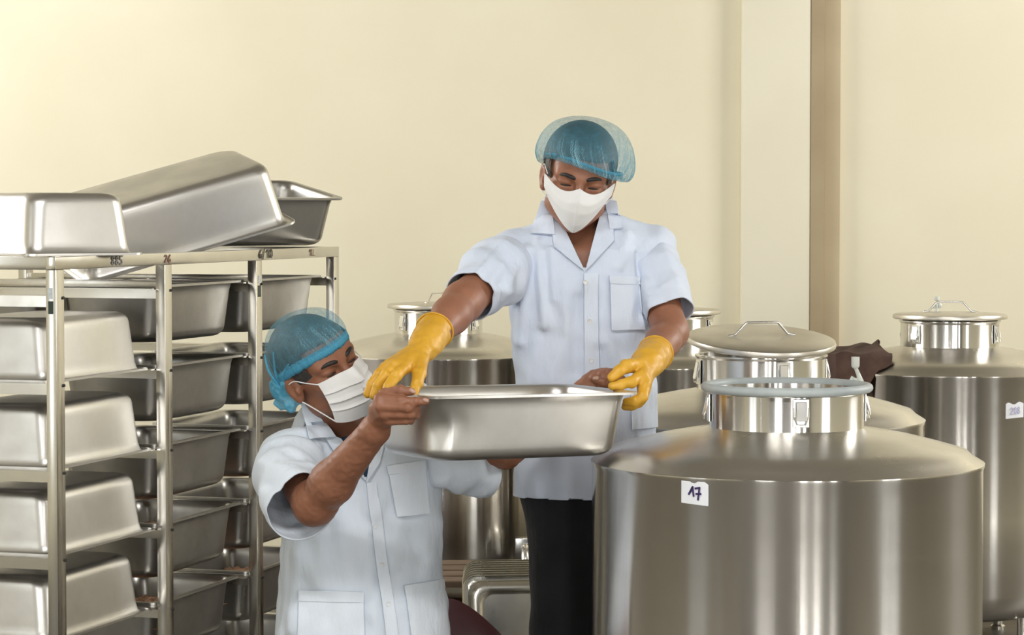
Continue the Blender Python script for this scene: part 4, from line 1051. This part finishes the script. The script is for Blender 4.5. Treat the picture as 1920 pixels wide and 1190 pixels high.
# ================================================================== worker kneeling
def worker_kneeling():
    base = P(680, 1000, 5.78); root = tag(empty('person', (base.x, base.y, 0)), 'kneeling worker in white coat and tight blue hair net, holding the pan bare-handed', 'person')
    Y = 5.78
    HM = frame((.66, .60, .455), (.68, -.79, .06), P(601, 694, 5.67)); HI = HM.inverted()
    shR, elR, wrR = PX(540, 856, 5.68), PX(590, 944, 5.46), PX(703, 806, 5.315)
    shL, elL, wrL = PX(790, 845, 5.82), PX(950, 852, 5.80), PX(1072, 752, 5.84)
    d = .025
    rH = dict(wrist=PX(712, 788, 5.30), fingers=[
        fing([(712, 748, 5.228+d), (752, 751, 5.215+d), (780, 753, 5.212+d), (799, 752, 5.212+d)], [.0118, .0104, .0092, .0076]),
        fing([(713, 762, 5.222+d), (766, 764, 5.205+d), (779, 766, 5.228+d), (764, 768, 5.246+d)], [.0118, .0105, .0095, .0082]),
        fing([(720, 776, 5.226+d), (769, 776, 5.212+d), (779, 777, 5.234+d), (764, 779, 5.250+d)], [.0115, .0102, .0092, .0080]),
        fing([(730, 788, 5.234+d), (762, 787, 5.224+d), (770, 787, 5.242+d), (758, 789, 5.254+d)], [.0105, .0094, .0085, .0074])],
        thumb=fing([(706, 766, 5.255+d), (722, 739, 5.240+d), (750, 732, 5.226+d), (771, 734, 5.222+d)], [.0155, .0125, .0110, .0090]), pw=.0155)
    lH = dict(wrist=PX(1078, 744, 5.825), fingers=[
        fing([(1138, 700, 5.800), (1156, 702, 5.775), (1166, 712, 5.757), (1170, 722, 5.750)], [.0118, .0104, .0092, .0078]),
        fing([(1126, 701, 5.808), (1146, 700, 5.785), (1158, 712, 5.764), (1161, 722, 5.757)], [.0118, .0105, .0095, .0080]),
        fing([(1112, 704, 5.815), (1130, 702, 5.792), (1142, 713, 5.772), (1146, 724, 5.765)], [.0115, .0102, .0092, .0078]),
        fing([(1101, 711, 5.822), (1114, 708, 5.800), (1124, 716, 5.785), (1128, 726, 5.778)], [.0105, .0094, .0085, .0074])],
        thumb=fing([(1130, 738, 5.790), (1146, 724, 5.748), (1130, 716, 5.735), (1117, 711, 5.735)], [.0140, .0115, .0105, .0086]), pw=.017)
    yaw = math.radians(14)
    S = secs([(1320, 684, 172, .135, 0), (1190, 682, 164, .13, 0), (1080, 678, 156, .125, 0), (1000, 676, 151, .122, 0), (920, 677, 148, .12, 0), (872, 678, 142, .112, 0), (842, 672, 112, .09, -.005), (815, 655, 70, .065, -.01)], Y, 812)
    S = [(.40, S[0][1]+.0, Y, .215, .15)]+S
    cp = [('col', S, 2.5, yaw, 0, 1), ('cone', PX(648, 822, 5.78), shR, .050, .068, .045, 1), ('cone', PX(660, 824, 5.80), shL, .050, .060, .045, 1)]
    V, Q = implicit(cp, .0062); V = noise_disp(V, vnormals(V, Q), .011, 8, 9); V = noise_disp(V, vnormals(V, Q), .0045, 24, 2)
    V = folds(V, Q, [([(560, 800), (600, 850), (640, 890)], .007, 8), ([(610, 845), (650, 900)], -.006, 6), ([(640, 980), (655, 1080), (650, 1180)], .006, 12), ([(560, 1020), (590, 1090)], .006, 10), ([(745, 980), (735, 1060)], .006, 10),
                     ([(790, 985), (800, 1080)], .006, 10), ([(700, 1010), (712, 1100)], -.005, 6), ([(600, 1010), (610, 1100)], .005, 10), ([(770, 1000), (790, 1050)], -.005, 8), ([(560, 1040), (548, 1180)], .006, 9), ([(730, 900), (700, 960)], .006, 9), ([(700, 1130), (705, 1190)], .005, 8)])
    V, Q = snap_hem(V, Q, .425)
    sR = sleeve([PX(547, 850, 5.68), PX(544, 905, 5.57), PX(566, 952, 5.47)], [.080, .084, .084, .080], seed=8, fold=.085, squash=.95)
    sL = sleeve([PX(800, 850, 5.76), PX(862, 880, 5.775), PX(920, 900, 5.82)], [.064, .062, .052, .041], seed=9, fold=.16)
    sR = (folds(*sR, [([(505, 825), (540, 845), (580, 870)], -.006, 6), ([(488, 865), (530, 880), (575, 893)], .006, 7), ([(487, 905), (530, 915), (560, 905)], -.006, 6), ([(500, 955), (540, 950), (572, 915)], .005, 7), ([(520, 990), (545, 965)], -.004, 6)]), sR[1])
    coat = Coat([(V, Q), sR, sL]); CM = M['coat_b']
    vneck = [(612, 800), (640, 836), (686, 896), (698, 880), (712, 815), (690, 780), (620, 775)]
    Qc = cut_front(V, Q, vneck)
    co = put('lab_coat', np_mesh('lab_coat', [(V, Qc, 0), (sR[0], sR[1], 0), (sL[0], sL[1], 0)], [CM]), root, world_space=True)
    so = co.modifiers.new('thickness', 'SOLIDIFY'); so.thickness = .0028; so.offset = -1
    coat.patch('collar_leaf', [(562, 748), (574, 748), (630, 818), (580, 823)], co, CM, (12, 16), .014, .003, lambda u, v: .020*(1-v)+.006*u)
    coat.patch('lapel', [(600, 806), (640, 822), (688, 902), (627, 848)], co, CM, (10, 12), .008, .003, lambda u, v: .008*u*(1-v))
    coat.patch('lapel', [(702, 815), (726, 808), (712, 868), (686, 905)], co, CM, (8, 12), .009, .003)
    nb = P(634, 812, 5.80)
    neck_collar(co, CM, (nb.x, nb.y+.01), .078, .072, P(600, 772, 5.78).z, P(640, 820, 5.78).z, .3, math.radians(60), math.radians(300), yaw)
    coat.patch('placket', [(687, 905), (706, 905), (748, 1200), (725, 1200)], co, M['pocket_b'], (4, 30), .0045, .0036)
    coat.patch('chest_pocket', [(726, 875), (794, 864), (804, 962), (744, 970)], co, M['pocket_b'], (10, 14), .0055, .0042)
    coat.patch('pocket_band', [(725, 875), (795, 864), (797, 880), (728, 891)], co, M['pocket_b'], (10, 3), .008, .0042)
    coat.patch('hip_pocket', [(562, 1106), (680, 1109), (684, 1230), (556, 1230)], co, M['pocket_b'], (14, 14), .0055, .0042)
    coat.patch('pocket_band', [(561, 1106), (681, 1109), (681, 1129), (560, 1126)], co, M['pocket_b'], (14, 3), .008, .0042)
    coat.patch('hip_pocket', [(758, 1097), (829, 1085), (842, 1215), (774, 1215)], co, M['pocket_b'], (10, 14), .0055, .0042)
    coat.patch('pocket_band', [(757, 1097), (830, 1085), (832, 1102), (760, 1114)], co, M['pocket_b'], (10, 3), .008, .0042)
    for b in ((703, 986), (717, 1058), (728, 1132)): coat.button(b[0], b[1], co)
    # body
    hz = .50; hipR, hipL = A((P(625, 1100, Y).x, Y+.01, hz)), A((P(735, 1100, Y).x, Y+.03, hz))
    knR, knL = A((hipR[0]-.03, Y-.06, .065)), A((hipL[0]+.03, Y-.03, .065)); ftR, ftL = knR+A((.0, .40, -.015)), knL+A((0, .40, -.015))
    tp = [('col', shrink(S, .034), 2.3, yaw, 0, 1), ('cone', PX(648, 828, 5.79), shR, .042, .048, .04, 1), ('cone', PX(660, 830, 5.80), shL, .042, .046, .04, 1)]
    for h, k, f in ((hipR, knR, ftR), (hipL, knL, ftL)): tp += [('cone', h, k, .074, .050, .03, 1), ('cone', k, f, .050, .034, .01, 1), ('cone', f, f+A((0, .12, -.015)), .032, .024, .01, 1)]
    tV, tQ = implicit(tp, .010)
    nk = HI @ Vector(PX(652, 828, 5.80)); hV, hQ = implicit(head_prims(tuple(nk), .056, .97, 1), .0027)
    parts = [(tV, tQ, 0), (xf(HM, hV), hQ, 0)]
    for H, sh, el, wr, rr in ((rH, shR, elR, wrR, (.050, .047, .046, .031)), (lH, shL, elL, wrL, (.042, .030, .034, .028))):
        mid = A(el)+(A(wr)-A(el))*.30
        ap = [('cone', sh, el, rr[0], rr[1], 0, 1), ('cone', el, mid, rr[1]*.97, rr[2], .02, 1), ('cone', mid, wr, rr[2], rr[3], .02, 1), ('cone', wr, H['wrist'], rr[3], .026, .012, 1)]
        aV, aQ = implicit(ap+hand_prims(H), .0022); aV = noise_disp(aV, vnormals(aV, aQ), .0010, 90, 3); parts.append((aV, aQ, 0))
    for s in (-1, 1):
        eV, eQ = sphere_np((s*.0325, -.0752, .0085), .0112); parts.append((xf(HM, eV), eQ, 1))
        eV, eQ = sphere_np((s*.0325+.003, -.0790, .0080), .0080); parts.append((xf(HM, eV), eQ, 2))
    for a, b in (((771, 732, 5.2155+d), (776, 734.5, 5.2145+d)), ((796, 749.5, 5.207+d), (801, 751, 5.2065+d)), ((1120, 709, 5.7275), (1115, 709.5, 5.7285))):
        nV, nQ = implicit([('cone', PX(*a), PX(*b), .0052, .0045, 0, 1)], .0014); parts.append((nV, nQ, 3))
    put('body', np_mesh('body', parts, [M['skin_b'], M['eye_white'], M['iris'], M['nail']]), root, world_space=True)
    tee = shrink(S, .030); zt = P(650, 806, 5.70).z
    teV, teQ = implicit([('col', tee, 2.4, yaw, 0, 1), ('cone', PX(650, 822, 5.775), PX(652, 838, 5.775), .062, .070, .03, 1)], .006); teV = teV.copy()
    lim = zt-(teV[:, 1]-5.70)*-.25; m = teV[:, 2] > lim; teV[m, 2] = lim[m]
    put('t_shirt', np_mesh('t_shirt', [(teV, clip_below(teV, teQ, .5), 0)], [M['tee']]), root, world_space=True)
    rp = []
    for h, k, f in ((hipR, knR, ftR), (hipL, knL, ftL)): rp += [('cone', h, k, .086, .064, .03, 1), ('cone', k, f, .062, .052, .01, 1)]
    rp += [('ell', (hipR+hipL)/2+A((0, .03, .03)), (.17, .13, .11), None, .03, 1)]
    rV, rQ = implicit(rp, .009); rV = noise_disp(rV, vnormals(rV, rQ), .008, 11, 2); rV[:, 2] = np.maximum(rV[:, 2], .003)
    put('trousers', np_mesh('trousers', [(rV, rQ, 0)], [M['trouser']]), root, world_space=True)
    for f in (ftR, ftL): shoe('shoe', root, (f[0], f[1]-.02, 0), (f[0], f[1]+.15, 0), M['black'])
    # hair net pulled tight, gathered behind the ear
    hrV, hrQ = hair_mesh(HM, lambda x, y, z: (z > max(-.045, .080 if y < -.035 else .080-(y+.035)*1.5)) or (abs(x) > .05 and -.055 < y < -.010 and z > .004), .004)
    put('hair', np_mesh('hair', [(hrV, hrQ, 0)], [M['hair_g']]), root, world_space=True)
    for s in (-1, 1): eyebrow(HM, s, root, M['hair_d'], .001); lashes(HM, s, root)
    def zb(f): return .026+.040*math.cos(f)-.006*math.cos(2*f)
    cV, cQ, band, stk = cap_mesh(HM, (0, .012, 0), (.0925, .115), zb, .143, [(.93, 0), (.955, .05), (.99, .2), (.985, .38), (.91, .60), (.74, .82), (.44, .96), (.0, 1)], .018, 21)
    cap = put('hair_net', np_mesh('hair_net', [(cV, cQ, 0)], [M['net']]), root, world_space=True)
    cap.data.attributes.new('streak', 'FLOAT', 'POINT').data.foreach_set('value', np.clip(stk*.7, 0, 1))
    n = len(band)
    for k in range(2): loop_tube('elastic_band', [b+(A(HM.to_3x3() @ Vector((0, 0, 1)))*(.006*k-.002)) for b in band[::3]], .0016, M['mask'], cap)
    # dense folded edge: a strip just above the elastic
    up = A(HM.to_3x3() @ Vector((0, 0, 1))); cc = A(HM @ Vector((0, .012, .05)))
    G = []; rnd = np.random.RandomState(4)
    for k, (h, o) in enumerate(((-.010, .0015), (-.003, .0042), (.006, .0045), (.014, .0030))):
        for b in band:
            r = b-cc; r = r-up*(r@up); r /= np.linalg.norm(r); G.append(b+up*(h+rnd.uniform(-.0012, .0012))+r*(o+rnd.uniform(-.001, .001)))
    sheet('gathered_edge', G, grid_faces(4, n, True), M['net_dense'], cap, .0008, 180)
    # crumpled knot of cloth behind the ear
    c0 = (-.078, .060, -.008); kp = [('ell', c0, (.018, .036, .032), None, 0, 1)]
    for k in range(12): kp.append(('ell', (c0[0]+rnd.uniform(-.012, .010), c0[1]+rnd.uniform(-.036, .042), c0[2]+rnd.uniform(-.040, .028)), (rnd.uniform(.008, .013), rnd.uniform(.010, .018), rnd.uniform(.010, .018)), None, .004, 1))
    kV, kQ = implicit(kp, .0028); kV = noise_disp(kV, vnormals(kV, kQ), .006, 90, 5)
    put('gathered_knot', np_mesh('gathered_knot', [(xf(HM, kV), kQ, 0)], [M['net_dense']]), cap, world_space=True)
    for e in ([(-.0800, .045, .01), (-.083, .035, .05), (-.070, .03, .09)], [(-.0810, .05, .01), (-.086, .055, .05), (-.072, .065, .085)], [(-.0800, .03, .012), (-.085, .0, .045), (-.078, -.02, .062)]):
        put('crease', from_bm('crease', tube(bmesh.new(), [HM @ Vector(A(p)*A((1.06, 1, 1))) for p in smooth_path(e, 6)], [.0035*(1-i/19.) + .0006 for i in range(13)], 6), 180, M['net_dense']), cap, world_space=True)
    # pleated mask
    nu, nv = 34, 40; G = []
    for j in range(nv+1):
        v = j/nv
        for i in range(nu+1):
            u = i/nu*2-1; a = u*1.02
            z = .006-.004*abs(u)-(.118-.020*abs(u)**2)*v
            R_ = np.interp(v, [0, .2, .45, .75, 1], [.064, .074, .080, .078, .066]); nose = .030*math.exp(-(u/.24)**2)*np.interp(v, [0, .2, .5, 1], [.62, .9, .55, .05])
            pl = 0
            for c in (.28, .50, .72):
                tt = (v-c)/.075
                if -1 < tt <= 0: pl = max(pl, .0045*(1+tt))
            pl *= (1-.35*abs(u)**3)
            y = -.036-(R_*math.cos(a)+nose+pl); x = (.078+pl*.6)*math.sin(a)
            G.append(HM @ Vector((x, y, z)))
    mk = sheet('face_mask', G, grid_faces(nv+1, nu+1), M['mask'], root, .0012, 50)
    for s in (-1, 1):
        e = [(s*.067, -.071, .000), (s*.077, -.040, .010), (s*.083, -.012, .018), (s*.088, .010, .012)]
        put('ear_loop', from_bm('ear_loop', tube(bmesh.new(), [HM @ Vector(p) for p in smooth_path(e, 6)], .0014, 6), 180, M['mask']), mk, world_space=True)
        e = [(s*.067, -.072, -.094), (s*.073, -.045, -.070), (s*.079, -.018, -.046), (s*.082, .008, -.030)]
        put('ear_loop', from_bm('ear_loop', tube(bmesh.new(), [HM @ Vector(p) for p in smooth_path(e, 6)], .0016, 6), 180, M['mask']), mk, world_space=True)
worker_kneeling()
